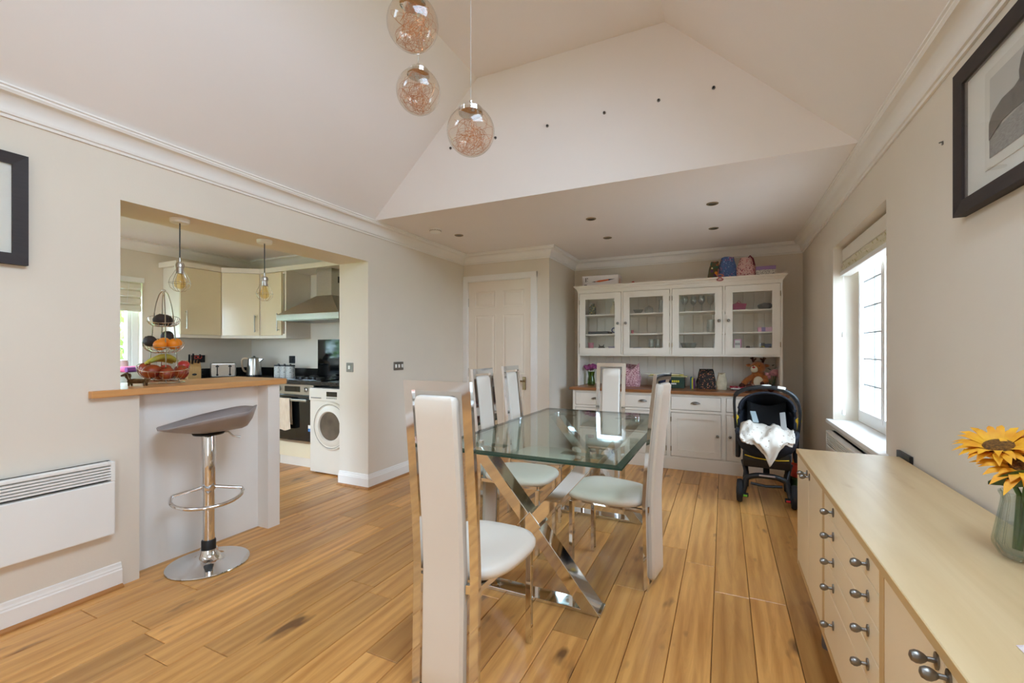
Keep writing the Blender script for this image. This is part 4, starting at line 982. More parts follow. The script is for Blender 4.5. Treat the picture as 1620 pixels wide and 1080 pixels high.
lf = mat('dark_leaf', (44, 62, 36), 0.6, var=0.2)
for k, (a, z) in enumerate(((0.3, 0.24), (2.2, 0.225), (3.4, 0.235), (5.0, 0.27))):
    d_ = Vector((math.cos(a), 0.3 * math.sin(a), 0.25)); p0 = Vector((0.445, 5.25, CT + z - 0.02)); q = MB(); sd = Vector((0, 0, 1)).cross(d_).normalized()
    q.add([p0, p0 + d_ * 0.03 + sd * 0.018, p0 + d_ * 0.065, p0 + d_ * 0.03 - sd * 0.018, p0 + d_ * 0.03 + Vector((0, 0, 0.006))], [(0, 1, 4), (1, 2, 4), (2, 3, 4), (3, 0, 4), (0, 3, 2, 1)]); q.build('leaf', lf, t)

# ---- on top of the dresser
TT = 1.9605
t = thing('appliance_box', 'white cardboard box printed with an orange hair styler on the dresser top', 'box', (-1.31, 5.25, TT))
MB().box(-1.51, -1.09, 5.12, 5.34, TT, TT + 0.125).build('carton', mat('white_card', (222, 214, 212), 0.6), t, bevel=0.002)
q = MB(); yb_ = 5.1192
q.prism([(-1.37, TT + 0.053), (-1.31, TT + 0.046), (-1.20, TT + 0.058), (-1.20, TT + 0.074), (-1.31, TT + 0.066)], 'y', yb_ - 0.0006, yb_); q.build('printed_body', mat('orange_print', (206, 86, 28), 0.5), t)
q = MB(); q.prism([(-1.20, TT + 0.058), (-1.125, TT + 0.074), (-1.20, TT + 0.074)], 'y', yb_ - 0.0006, yb_); q.build('printed_tip', mat('dark_print', (44, 34, 36), 0.5), t)
q = MB(); q.prism([(-1.40, TT + 0.052), (-1.355, TT + 0.047), (-1.355, TT + 0.058)], 'y', yb_ - 0.0006, yb_); q.build('printed_tip', mat('dark_print', (44, 34, 36), 0.5), t)
for (x0, x1, z0, z1) in ((-1.473, -1.463, 0.055, 0.104), (-1.452, -1.444, 0.086, 0.102), (-1.452, -1.445, 0.062, 0.07), (-1.488, -1.455, 0.012, 0.024)): MB().box(x0, x1, yb_ - 0.0006, yb_, TT + z0, TT + z1).build('printed_mark', mat('dark_print', (44, 34, 36), 0.5), t)
q = MB(); q.prism([(5.19, TT + 0.03), (5.21, TT + 0.025), (5.22, TT + 0.08), (5.205, TT + 0.095)], 'x', -1.0898, -1.0892); q.build('printed_body', mat('orange_print', (206, 86, 28), 0.5), t)
one('red_ball', 'small red ball lying on the dresser top beside the white box', 'ball', MB().ell((-0.93, 5.16, TT + 0.018), (0.018, 0.018, 0.018), 14, 9), mat('red_toy', (196, 50, 48), 0.4), (-0.93, 5.16, TT), smooth=True)
bag('pouch', 'small multicoloured triangular patterned pouch on the dresser top', (-0.105, 5.17, TT), 0.105, 0.09, 0.185, patmat('multi_geo', (90, 84, 58), [(226, 140, 40), (60, 100, 80), (206, 96, 60), (96, 60, 96), (220, 200, 150)], 32, 0.5), lean=0.02, pinch=0.7, seed=4)
t = thing('pink_ribbon', 'dusty pink ribbon loop hanging over the dresser cornice', 'ribbon', (-0.045, 5.05, TT))
q = MB(); P = []
for k in range(26): a = 2 * PI * k / 25; P.append((-0.035 + 0.028 * math.sin(2 * a), 5.012 - 0.006 * math.cos(a), TT - 0.005 + 0.03 * math.cos(a)))
q.tube(P, 0.007, 6); q.build('loop', mat('dusty_pink', (176, 112, 104), 0.8), t, smooth=True)
MB().tube([(-0.05, 5.13, TT + 0.10), (-0.052, 5.05, TT + 0.05), (-0.05, 5.01, TT + 0.02)], 0.007, 6).build('tail', mat('dusty_pink', (176, 112, 104), 0.8), t, smooth=True)
bag('blue_bag', 'blue patterned drawstring bag on the dresser top', (0.035, 5.19, TT), 0.175, 0.13, 0.225, patmat('blue_pattern', (78, 104, 152), [(196, 110, 140), (150, 170, 206), (110, 136, 182)], 52, 0.3), pinch=0.66, seed=7)
bag('pink_bag', 'pink floral drawstring bag on the dresser top beside the blue one', (0.205, 5.19, TT), 0.185, 0.13, 0.205, patmat('pink_floral', (218, 180, 172), [(160, 44, 66), (192, 84, 96), (120, 40, 60)], 62, 0.34), pinch=0.55, seed=8, handle=mat('maroon_cord', (120, 40, 56), 0.8))
t = thing('gift_box', 'small speckled box with a purple lid at the end of the dresser top', 'box', (0.375, 5.19, TT))
MB().box(0.295, 0.465, 5.12, 5.26, TT, TT + 0.062).build('box_body', patmat('bw_speckle', (214, 208, 196), [(50, 46, 44), (120, 112, 104)], 130, 0.35), t)
MB().box(0.292, 0.468, 5.117, 5.263, TT + 0.0625, TT + 0.098).build('lid', mat('lilac_lid', (160, 128, 178), 0.6), t, bevel=0.002)

# ---- inside the glazed cupboards
S1, S2, S3 = 1.2285, 1.4025, 1.6305
M['glassware'] = glassmat('glassware', (0.90, 0.92, 0.91), 3.0)
def G(prof_, x, y, z, n=18): return MB().lathe(prof_, (x, y, z), n)
glass_prof = [(0.0, 0.0), (0.028, 0.0), (0.030, 0.004), (0.034, 0.11), (0.032, 0.11), (0.028, 0.008), (0.0, 0.008)]
wine = [(0.0, 0.0), (0.032, 0.001), (0.030, 0.004), (0.005, 0.008), (0.004, 0.07), (0.02, 0.085), (0.034, 0.11), (0.035, 0.135), (0.029, 0.17), (0.0275, 0.17), (0.033, 0.135), (0.032, 0.112), (0.018, 0.09), (0.0, 0.078)]
one('jar', 'patterned dark pottery jar on the top shelf of the first glazed cupboard', 'jar', G([(0.0, 0), (0.035, 0), (0.045, 0.04), (0.04, 0.1), (0.022, 0.12), (0.024, 0.14), (0.0, 0.14)], -1.425, 5.26, S3), patmat('jar_paint', (90, 96, 76), [(40, 40, 36), (206, 200, 170), (176, 150, 60)], 60, 0.4), (-1.425, 5.26, S3), smooth=True)
t = thing('figurine', 'cream ceramic figurine on the top shelf of the first glazed cupboard', 'figurine', (-1.17, 5.26, S3))
G([(0.0, 0), (0.045, 0), (0.046, 0.04), (0.03, 0.09), (0.018, 0.115), (0.0, 0.12)], -1.17, 5.26, S3).build('skirt', mat('cream_china', (226, 214, 184), 0.3), t, smooth=True); MB().ell((-1.17, 5.26, S3 + 0.138), (0.02, 0.02, 0.022), 14, 9).build('head', mat('cream_china', (226, 214, 184), 0.3), t, smooth=True)
one('black_tray', 'flat black box on the middle shelf of the first glazed cupboard', 'box', MB().box(-1.45, -1.21, 5.16, 5.36, S2, S2 + 0.032), 'black', (-1.33, 5.26, S2), bevel=0.004)
one('photo_frame', 'clear upright glass photo block on the middle shelf of the first cupboard', 'photo frame', MB().box(-1.38, -1.27, 5.32, 5.335, S2 + 0.0325, S2 + 0.19), 'glass', (-1.33, 5.33, S2 + 0.0325))
t = thing('mug', 'white mug with blue handle on the middle shelf of the first cupboard', 'mug', (-1.12, 5.2, S2))
G([(0.0, 0), (0.032, 0), (0.034, 0.085), (0.031, 0.085), (0.029, 0.006), (0, 0.006)], -1.115, 5.2, S2).build('cup', 'white', t, smooth=True); MB().torus((-1.155, 5.2, S2 + 0.045), 0.025, 0.006, 18, 8, ax='y').build('handle', mat('cobalt', (40, 54, 120), 0.3), t, smooth=True)
one('pink_pot', 'pink glass tumbler on the bottom shelf of the first cupboard', 'tumbler', G([(0.0, 0), (0.03, 0), (0.036, 0.075), (0.033, 0.075), (0.028, 0.006), (0, 0.006)], -1.43, 5.2, S1), mat('pink_glass', (190, 110, 124), 0.2), (-1.43, 5.2, S1), smooth=True)
t = thing('toy_car', 'small dark toy on the bottom shelf of the first glazed cupboard', 'toy', (-1.30, 5.19, S1))
MB().ell((-1.30, 5.19, S1 + 0.018), (0.04, 0.025, 0.018), 14, 8).build('body', mat('dark_toy', (60, 46, 34), 0.5), t, smooth=True)
for dx in (-0.02, 0.02): q = MB(); q.cyl((-1.30 + dx, 5.19, S1 + 0.03), (-1.30 + dx * 1.5, 5.19, S1 + 0.052), 0.008, 0.003, 8); q.build('ear', mat('dark_toy', (60, 46, 34), 0.5), t, smooth=True)
one('lilac_dish', 'pale lilac dish on the bottom shelf of the first cupboard', 'dish', G([(0.0, 0), (0.03, 0), (0.055, 0.03), (0.052, 0.03), (0.028, 0.006), (0, 0.006)], -1.18, 5.22, S1), mat('lilac_china', (206, 196, 214), 0.3), (-1.18, 5.22, S1), smooth=True)
# second cupboard: glassware
sets = [('glass_bowl', 'clear glass bowl on the top shelf of the second glazed cupboard', 'bowl', [(0.0, 0), (0.03, 0), (0.06, 0.05), (0.057, 0.05), (0.028, 0.006), (0, 0.006)], -0.89, S3),
        ('teapot', 'clear glass teapot on the top shelf of the second glazed cupboard', 'teapot', [(0.0, 0), (0.04, 0), (0.05, 0.03), (0.045, 0.065), (0.02, 0.08), (0.0, 0.095)], -0.77, S3),
        ('glass_jug', 'tall clear glass jug on the top shelf of the second cupboard', 'jug', [(0.0, 0), (0.035, 0), (0.04, 0.05), (0.028, 0.12), (0.034, 0.15), (0.031, 0.15), (0.025, 0.12), (0.036, 0.05), (0, 0.006)], -0.63, S3)]
for (nm, l, c, pr, x, z) in sets: one(nm, l, c, G(pr, x, 5.26, z), 'glassware', (x, 5.26, z), smooth=True)
for k, x in enumerate((-0.735, -0.665)): one('tumbler', 'clear straight glass tumbler on the bottom shelf, ' + ('left' if k == 0 else 'right') + ' of the pair', 'tumbler', G(glass_prof, x, 5.19, S1), 'glassware', (x, 5.19, S1), 'pair of tumblers in the second cupboard', smooth=True)
one('picture_book', 'flat blue picture book on the bottom shelf of the second cupboard', 'book', MB().box(-0.93, -0.84, 5.15, 5.28, S1, S1 + 0.014), mat('blue_cover', (44, 92, 150), 0.5), (-0.88, 5.2, S1))
one('picture_book', 'flat yellow picture book on the bottom shelf of the second cupboard', 'book', MB().box(-0.835, -0.76, 5.15, 5.28, S1, S1 + 0.013), mat('yellow_cover', (222, 190, 40), 0.5), (-0.80, 5.2, S1))
one('pink_candle', 'pink candle at the edge of the middle shelf, second cupboard', 'candle', G([(0, 0), (0.015, 0), (0.015, 0.04), (0, 0.042)], -0.945, 5.2, S2, 12), mat('pink_wax', (190, 96, 104), 0.5), (-0.945, 5.2, S2), smooth=True)
# third cupboard: wine glasses, jug, bowl
for k, (x, l) in enumerate(((-0.385, 'first from the left'), (-0.30, 'second from the left'), (-0.215, 'third from the left'), (-0.13, 'last on the right'))):
    one('wine_glass', 'stemmed wine glass on the top shelf of the third cupboard, ' + l, 'wine glass', G(wine, x, 5.2 + 0.05 * (k % 2), S3, 20), 'glassware', (x, 5.2 + 0.05 * (k % 2), S3), 'wine glasses in the third cupboard', smooth=True)
one('glass_pitcher', 'clear glass pitcher on the middle shelf of the third cupboard', 'pitcher', G([(0.0, 0), (0.038, 0), (0.045, 0.06), (0.038, 0.12), (0.042, 0.14), (0.039, 0.14), (0.035, 0.12), (0.041, 0.06), (0.0, 0.006)], -0.125, 5.24, S2, 22), 'glassware', (-0.125, 5.24, S2), smooth=True)
one('grey_bowl', 'wide grey green bowl on the bottom shelf of the third cupboard', 'bowl', G([(0.0, 0), (0.05, 0), (0.07, 0.02), (0.085, 0.065), (0.08, 0.065), (0.064, 0.022), (0.0, 0.01)], -0.345, 5.2, S1, 28), mat('sage_glaze', (100, 100, 86), 0.25), (-0.345, 5.2, S1), smooth=True)
# fourth cupboard
t = thing('magenta_bag', 'small magenta gift bag on the top shelf of the fourth cupboard', 'bag', (0.15, 5.2, S3))
MB().prism([(0.085, S3), (0.20, S3), (0.212, S3 + 0.062), (0.17, S3 + 0.066), (0.13, S3 + 0.078), (0.085, S3 + 0.06)], 'y', 5.16, 5.23).build('bag_body', mat('magenta', (166, 36, 96), 0.5), t, bevel=0.003)
MB().tube([(0.12, 5.19, S3 + 0.07), (0.14, 5.19, S3 + 0.10), (0.165, 5.19, S3 + 0.07)], 0.0025, 6).build('cord', mat('magenta', (166, 36, 96), 0.5), t)
one('dark_bowl', 'dark grey leaf shaped bowl on the top shelf of the fourth cupboard', 'bowl', MB().ell((0.385, 5.22, S3 + 0.034), (0.07, 0.05, 0.034), 18, 10, warp=0.2), mat('slate_glaze', (70, 74, 72), 0.35), (0.385, 5.22, S3), smooth=True)
t = thing('small_carton', 'pink and lilac small carton on the middle shelf of the fourth cupboard', 'carton', (0.37, 5.2, S2))
MB().box(0.315, 0.345, 5.16, 5.24, S2, S2 + 0.045).build('end', mat('candy_pink', (216, 140, 176), 0.5), t); MB().box(0.3455, 0.38, 5.16, 5.24, S2, S2 + 0.045).build('middle', mat('lilac_print', (150, 130, 186), 0.5), t); MB().box(0.3805, 0.45, 5.16, 5.24, S2, S2 + 0.045).build('long_end', mat('pale_pink', (226, 180, 204), 0.5), t)
t = thing('greeting_card', 'pink framed lettered card on the bottom shelf of the fourth cupboard', 'card', (0.13, 5.16, S1))
MB().box(0.095, 0.165, 5.16, 5.175, S1, S1 + 0.10).build('frame', mat('candy_pink', (216, 120, 150), 0.5), t, bevel=0.002); MB().box(0.103, 0.153, 5.158, 5.1598, S1 + 0.008, S1 + 0.09).build('card', 'paper', t)
for k in range(4): MB().box(0.108 + 0.011 * k, 0.114 + 0.011 * k, 5.1572, 5.1579, S1 + 0.04, S1 + 0.062).build('letter', 'black', t)
for k, (x, c, r, l) in enumerate(((0.225, (38, 34, 34), 0.018, 'small black pot on the bottom shelf of the fourth cupboard'), (0.268, (206, 200, 190), 0.016, 'small white pot on the bottom shelf of the fourth cupboard'))):
    one('small_pot', l, 'pot', G([(0, 0), (r, 0), (r * 1.1, 0.02), (r * 0.8, 0.03), (0, 0.03)], x, 5.19, S1, 14), mat('pot_%d' % k, c, 0.4), (x, 5.19, S1), smooth=True)
t = thing('toy_truck', 'black toy truck with yellow trim on the bottom shelf of the fourth cupboard', 'toy', (0.375, 5.19, S1))
MB().box(0.335, 0.375, 5.17, 5.21, S1 + 0.012, S1 + 0.06).build('cab', 'black', t, bevel=0.005); MB().box(0.377, 0.435, 5.17, 5.21, S1 + 0.012, S1 + 0.052).build('load_bed', mat('toy_blue', (40, 70, 110), 0.4), t, bevel=0.004); MB().box(0.34, 0.372, 5.168, 5.1698, S1 + 0.018, S1 + 0.026).build('trim_strip', yl, t)
for dx in (0.35, 0.42): MB().cyl((dx, 5.165, S1 + 0.012), (dx, 5.215, S1 + 0.012), 0.012, n=14).build('wheel', 'black', t, smooth=True)

# ================================================================== SIDEBOARD
SX, SZ = 0.33, 0.73
t = thing('sideboard', 'long pale birch sideboard with drawers and doors along the right wall', 'sideboard', (0.53, 1.5, 0))
SYF, SYN = 2.605, 0.36
MB().box(SX - 0.004, 0.728, SYN, SYF, SZ - 0.022, SZ).build('top', 'birch', t, bevel=0.002, seg=1)
MB().box(SX - 0.0052, SX - 0.0042, SYN, SYF, SZ - 0.021, SZ - 0.001).build('top_edge_strip', 'birchedge', t)
MB().box(SX + 0.02, 0.722, SYN + 0.004, SYF - 0.004, 0.165, SZ - 0.0225).build('carcass', 'sbdoor', t)
MB().box(SX, SX + 0.0195, SYN + 0.004, SYF - 0.004, 0.165, 0.187).build('bottom_rail', 'birchedge', t)
MB().box(SX, 0.722, SYF - 0.022, SYF - 0.0035, 0.1655, SZ - 0.0226).build('end_panel', 'sbdoor', t)
for y in (1.972, 1.300, 0.66): MB().box(SX, SX + 0.0195, y - 0.017, y + 0.017, 0.187, SZ - 0.023).build('partition_edge', 'birchedge', t)
def peg(y, z, parent):
    k = MB(); x = SX
    prof_ = ((0.0095, 0.0), (0.0095, -0.003), (0.0045, -0.0045), (0.0042, -0.014), (0.0075, -0.018), (0.0105, -0.024), (0.0108, -0.030), (0.008, -0.036), (0.002, -0.0385))
    k.rings([[(x + dx, y + q * math.cos(2 * PI * i / 16), z + q * (1.0 if j > 1 else 1.6) * math.sin(2 * PI * i / 16)) for i in range(16)] for j, (q, dx) in enumerate(prof_)])
    k.build('knob', 'pewter', parent, smooth=True)
def front(kind, y0, y1, z0, z1, knobs):
    o = MB().box(SX + 0.0005, SX + 0.0192, y0 + 0.0015, y1 - 0.0015, z0 + 0.0015, z1 - 0.0015).build(kind, 'sbdoor', t, bevel=0.0012, seg=1)
    for (y, z) in knobs: peg(y, z, o)
front('door', 2.285, 2.582, 0.189, 0.706, [(2.315, 0.69 - 0.012)]); front('door', 1.990, 2.284, 0.189, 0.706, [(2.255, 0.678)])
zs = [0.706, 0.640, 0.554, 0.467, 0.381, 0.189]; zk = [0.677, 0.597, 0.510, 0.424, 0.300]
for i in range(5): front('drawer', 1.318, 1.954, zs[i + 1], zs[i], [(1.80, zk[i]), (1.405, zk[i])])
front('door', 0.978, 1.282, 0.189, 0.706, [(1.00, 0.688)]); front('door', 0.678, 0.977, 0.189, 0.706, [(0.955, 0.688)])
front('door', SYN + 0.006, 0.642, 0.189, 0.706, [(0.60, 0.688)])
for (x, y) in ((0.385, 2.2), (0.68, 2.2), (0.385, 1.3), (0.68, 1.3), (0.385, 0.5), (0.68, 0.5)):
    MB().lathe([(0.0, 0.0), (0.020, 0.0), (0.022, 0.01), (0.022, 0.165)], (x, y, 0), 16).build('leg', mat('grey_leg', (120, 120, 122), 0.4, 0.5), t, smooth=True)
one('cable_box', 'small black box wedged behind the far end of the sideboard', 'box', MB().box(0.731, 0.744, 2.50, 2.66, 0.60, 0.752), 'black', (0.738, 2.58, 0.60))
# vase with sunflowers
VX, VY = 0.634, 1.452
t = thing('ribbed_vase', 'ribbed clear glass vase standing on the sideboard', 'vase', (VX, VY, SZ))
vg = glassmat('vase_glass', (0.90, 0.93, 0.92), 1.6)
MB().lathe([(0.0, 0.004), (0.030, 0.0), (0.042, 0.006), (0.054, 0.028), (0.055, 0.036), (0.046, 0.09), (0.040, 0.128), (0.039, 0.142), (0.043, 0.150), (0.044, 0.155), (0.041, 0.157), (0.036, 0.148), (0.036, 0.128), (0.042, 0.09), (0.050, 0.036), (0.036, 0.012), (0.0, 0.010)], (VX, VY, SZ), 108, flutes=18, fd=0.12).build('glass_body', vg, t, smooth=True)
MB().lathe([(0.0, 0.0125), (0.034, 0.0135), (0.047, 0.034), (0.041, 0.075), (0.0, 0.075)], (VX, VY, SZ), 28).build('water', glassmat('water', (0.92, 0.95, 0.94), 0.6), t, smooth=True)
sp = mat('sunflower_petal', (244, 184, 34), 0.6, c2=(222, 140, 20), nscale=30); sdm = mat('sunflower_disc', (70, 44, 20), 0.95, c2=(140, 96, 34), nscale=180, bump=0.8, bscale=300); gl_ = mat('sunflower_leaf', (58, 78, 34), 0.55, c2=(84, 104, 48), nscale=12); gst = mat('sunflower_stem', (74, 100, 40), 0.6)
def sunflower(label, c, nrm, R, seed, stem_top):
    rng = random.Random(seed); t = thing('sunflower', label, 'flower', (VX, VY, SZ + 0.02), group='sunflowers in the ribbed vase')
    c = Vector(c); nrm = Vector(nrm).normalized(); u = nrm.orthogonal().normalized(); v = nrm.cross(u)
    MB().tube([(VX + rng.uniform(-0.015, 0.015), VY + rng.uniform(-0.015, 0.015), SZ + 0.02), (VX + (c.x - VX) * 0.2, VY + (c.y - VY) * 0.2, SZ + 0.15), tuple(c - nrm * 0.05), tuple(c - nrm * 0.01)], [0.006, 0.0055, 0.005, 0.008], 8).build('stem', gst, t, smooth=True)
    rot = Matrix((u, v, nrm)).transposed()
    MB().ell(tuple(c), (R * 0.36, R * 0.36, R * 0.12), 20, 10, rot=rot).build('flower_disc', sdm, t, smooth=True)
    for ring, (npet, tilt, rl) in enumerate(((20, 0.08, 1.0), (17, 0.34, 0.88))):
        for k in range(npet):
            a = 2 * PI * (k + 0.5 * ring) / npet + rng.uniform(-0.08, 0.08); d = u * math.cos(a) + v * math.sin(a); s_ = nrm.cross(d)
            L = R * rl * rng.uniform(0.9, 1.12); w_ = R * 0.098 * rng.uniform(0.85, 1.2); tl = tilt + rng.uniform(-0.15, 0.15)
            p0 = c + d * R * 0.26 + nrm * 0.002 * ring
            pts = []
            for (q, ww, lift) in ((0.0, 0.5, 0), (0.35, 1.0, 0.06), (0.7, 0.75, 0.05), (1.0, 0.05, -0.06)):
                m_ = p0 + d * (L - R * 0.26) * q * math.cos(tl) + nrm * ((L - R * 0.26) * q * math.sin(tl) + lift * R)
                pts.append([m_ - s_ * w_ * ww, m_ + nrm * 0.06 * w_ * -1, m_ + s_ * w_ * ww])
            pe = MB().grid(pts); pe.build('petal', sp, t, smooth=True, fixn=False)
    return t
sunflower('sunflower facing up and left over the vase, uppermost bloom', (VX - 0.040, VY + 0.010, SZ + 0.258), (-0.30, -0.30, 0.9), 0.088, 1, 0)
sunflower('sunflower with visible brown centre leaning to the camera', (VX - 0.012, VY - 0.032, SZ + 0.226), (-0.25, -0.50, 0.82), 0.090, 2, 0)
sunflower('sunflower at the back of the vase nearest the wall', (VX + 0.045, VY + 0.055, SZ + 0.25), (0.2, 0.3, 0.9), 0.075, 3, 0)
t = thing('sunflower_foliage', 'big dark green sunflower leaf drooping over the vase rim', 'leaf', (VX, VY - 0.03, SZ + 0.15))
def bigleaf(p0, d, side, L, W, droop):
    P = []; p0 = Vector(p0); d = Vector(d).normalized(); sd = Vector(side).normalized(); up = Vector((0, 0, 1))
    for i in range(9):
        q = i / 8; w_ = W * math.sin(PI * min(1, q * 0.92 + 0.08)) ** 0.75 * (1 - 0.25 * q); m_ = p0 + d * L * q - up * droop * q * q
        P.append([m_ - sd * w_ + up * 0.006, m_ - sd * w_ * 0.5 - up * 0.001, m_, m_ + sd * w_ * 0.5 - up * 0.001, m_ + sd * w_ + up * 0.006])
    o = MB().grid(P)
    return o
bigleaf((VX + 0.02, VY - 0.045, SZ + 0.195), (-0.85, -0.15, 0.05), (0.1, -0.45, 0.85), 0.11, 0.03, 0.018).build('leaf_blade', gl_, t, smooth=True, fixn=False)
bigleaf((VX + 0.03, VY + 0.0, SZ + 0.235), (0.3, -0.6, 0.25), (0.7, 0.3, 0.3), 0.09, 0.026, 0.02).build('leaf_blade', gl_, t, smooth=True, fixn=False)
MB().tube([(VX + 0.005, VY - 0.005, SZ + 0.10), (VX + 0.008, VY - 0.028, SZ + 0.165), (VX - 0.0, VY - 0.045, SZ + 0.195)], 0.006, 8).build('leaf_stalk', gst, t, smooth=True)
# bit of pale pink cloth at the near end
cl = MB(); G_ = []
for i in range(15):
    row = []
    for j in range(13):
        u, v = i / 14, j / 12; x = 0.437 + 0.16 * u; y = 0.895 + 0.13 * v + 0.02 * math.sin(4 * u)
        e = min(u, 1 - u, v, 1 - v) * 6; row.append((x, y, SZ + 0.001 + min(1, e) * (0.022 + 0.012 * noise.noise(Vector((u * 4, v * 4, 0))))))
    G_.append(row)
one('muslin_cloth', 'crumpled pale pink cloth at the near end of the sideboard', 'cloth', cl.grid(G_), patmat('pink_muslin', (232, 214, 216), [(214, 176, 186), (240, 230, 230)], 40, 0.3), (0.52, 0.96, SZ), smooth=True)

# ================================================================== STROLLER
t = thing('stroller', 'black infant car seat stroller with arched handle beside the dresser', 'stroller', (0.315, 4.20, 0), rz=math.radians(-4), world=False)
bk = M['black']; nv = M['navy']
yel = mat('yellow_accent', (228, 190, 30), 0.5)
W2 = 0.205
pr = [(-0.30, 0.500), (-0.285, 0.43), (-0.20, 0.365), (-0.06, 0.335), (0.10, 0.345), (0.20, 0.40), (0.26, 0.50), (0.285, 0.62), (0.275, 0.73), (0.225, 0.81), (0.13, 0.855), (0.03, 0.865)]
cen = Vector((0, -0.02, 0.60)); P = []
for (y, z) in pr:
    row = []; p = Vector((0, y, z)); k_ = 0.62 if z < 0.7 else 0.50
    for j in range(17):
        a = -PI / 2 + PI * j / 16; q = p + (cen - p) * (1 - math.cos(a)) * k_; row.append((W2 * math.sin(a) * (1.0 if z < 0.8 else 0.97), q.y, q.z))
    P.append(row)
o = MB().grid(P[:9]).build('seat_shell', nv, t, smooth=True); md = o.modifiers.new('thickness', 'SOLIDIFY'); md.thickness = 0.018; md.offset = 0
o = MB().grid(P[8:]).build('canopy', nv, t, smooth=True); md = o.modifiers.new('thickness', 'SOLIDIFY'); md.thickness = 0.008; md.offset = 0
rim = [r[0] for r in P] ; rim2 = [r[-1] for r in P]
MB().tube(rim, 0.013, 8).build('rim_trim', nv, t, smooth=True); MB().tube(rim2, 0.013, 8).build('rim_trim', nv, t, smooth=True); MB().tube(P[0], 0.02, 8).build('front_lip', nv, t, smooth=True); MB().tube(P[-1], 0.009, 8).build('canopy_edge', nv, t, smooth=True)
# padding inside
q = MB(); R_ = []
for (y, z) in ((-0.22, 0.45), (-0.10, 0.42), (0.04, 0.42), (0.13, 0.47), (0.19, 0.56), (0.215, 0.66), (0.20, 0.74)):
    R_.append([(x, y - 0.03 * abs(x / 0.15) ** 2 * (1 if z > 0.5 else 0.0), z + 0.05 * abs(x / 0.15) ** 2) for x in (-0.15, -0.1, -0.05, 0, 0.05, 0.1, 0.15)])
o = MB().grid(R_).build('seat_padding', mat('black_padding', (16, 16, 18), 0.9, bump=0.2, bscale=200), t, smooth=True); md = o.modifiers.new('thickness', 'SOLIDIFY'); md.thickness = 0.03; md.offset = -1
gp = mat('grey_strap_pad', (150, 160, 160), 0.85)
q = MB(); q.obox((-0.10, 0.06, 0.70), (-0.075, -0.02, 0.62), 0.045, 0.012, up=(0.3, -0.8, 0.4)); q.build('strap_pad', gp, t, bevel=0.004)
q = MB(); q.obox((0.115, 0.05, 0.705), (0.125, -0.05, 0.56), 0.04, 0.012, up=(-0.3, -0.8, 0.4)); q.build('strap_pad', mat('white_strap_pad', (172, 170, 166), 0.85), t, bevel=0.004)
# lower housing with yellow piping
q = MB(); q.prism([(-0.205, 0.345), (-0.18, 0.285), (0.16, 0.285), (0.20, 0.36), (0.20, 0.42), (-0.20, 0.42)], 'x', -0.165, 0.165); q.build('seat_base', bk, t, bevel=0.012)
q = MB(); q.tube([(-0.15, -0.212, 0.386), (-0.08, -0.222, 0.372), (0.0, -0.226, 0.366), (0.08, -0.222, 0.366), (0.15, -0.212, 0.372)], 0.004, 6); q.build('yellow_piping', yel, t)
for s in (-1, 1):
    MB().box(s * 0.205 - 0.018, s * 0.205 + 0.018, -0.09, 0.07, 0.33, 0.58).build('side_housing', bk, t, bevel=0.012)
    q = MB(); q.tube([(s * 0.222, -0.015, 0.585), (s * 0.222, -0.015, 0.66)], 0.010, 8); q.torus((s * 0.223, -0.018, 0.655), 0.018, 0.004, 16, 6, ax='y'); q.build('release_ring', yel, t, smooth=True)
# handle
HP = [(-0.222, -0.015, 0.56), (-0.229, -0.06, 0.70), (-0.230, -0.095, 0.80), (-0.215, -0.112, 0.856), (-0.16, -0.122, 0.895), (-0.08, -0.13, 0.916), (0.01, -0.13, 0.922), (0.10, -0.127, 0.908), (0.175, -0.118, 0.868), (0.218, -0.098, 0.80), (0.230, -0.06, 0.70), (0.222, -0.015, 0.56)]
def smoothp(P_, n):
    out = []; P_ = [Vector(p) for p in P_]
    for i in range(len(P_) - 1):
        p0 = P_[max(0, i - 1)]; p1 = P_[i]; p2 = P_[i + 1]; p3 = P_[min(len(P_) - 1, i + 2)]
        for k in range(n):
            s = k / n; out.append(0.5 * ((2 * p1) + (p2 - p0) * s + (2 * p0 - 5 * p1 + 4 * p2 - p3) * s * s + (3 * p1 - p0 - 3 * p2 + p3) * s ** 3))
    return out + [P_[-1]]
hs_ = smoothp(HP, 5); nH = len(hs_)
MB().tube([tuple(p) for p in hs_], [0.011 if (i < nH * 0.24 or i > nH * 0.80) else 0.017 for i in range(nH)], 10).build('carry_handle', bk, t, smooth=True)
q = MB(); q.ell((0.0, -0.133, 0.937), (0.036, 0.014, 0.006), 16, 8); q.build('handle_badge', 'white', t, smooth=True)
MB().obox((0.075, -0.139, 0.926), (0.13, -0.134, 0.916), 0.022, 0.02).build('warning_label', mat('label_white', (216, 208, 194), 0.6), t, bevel=0.003)
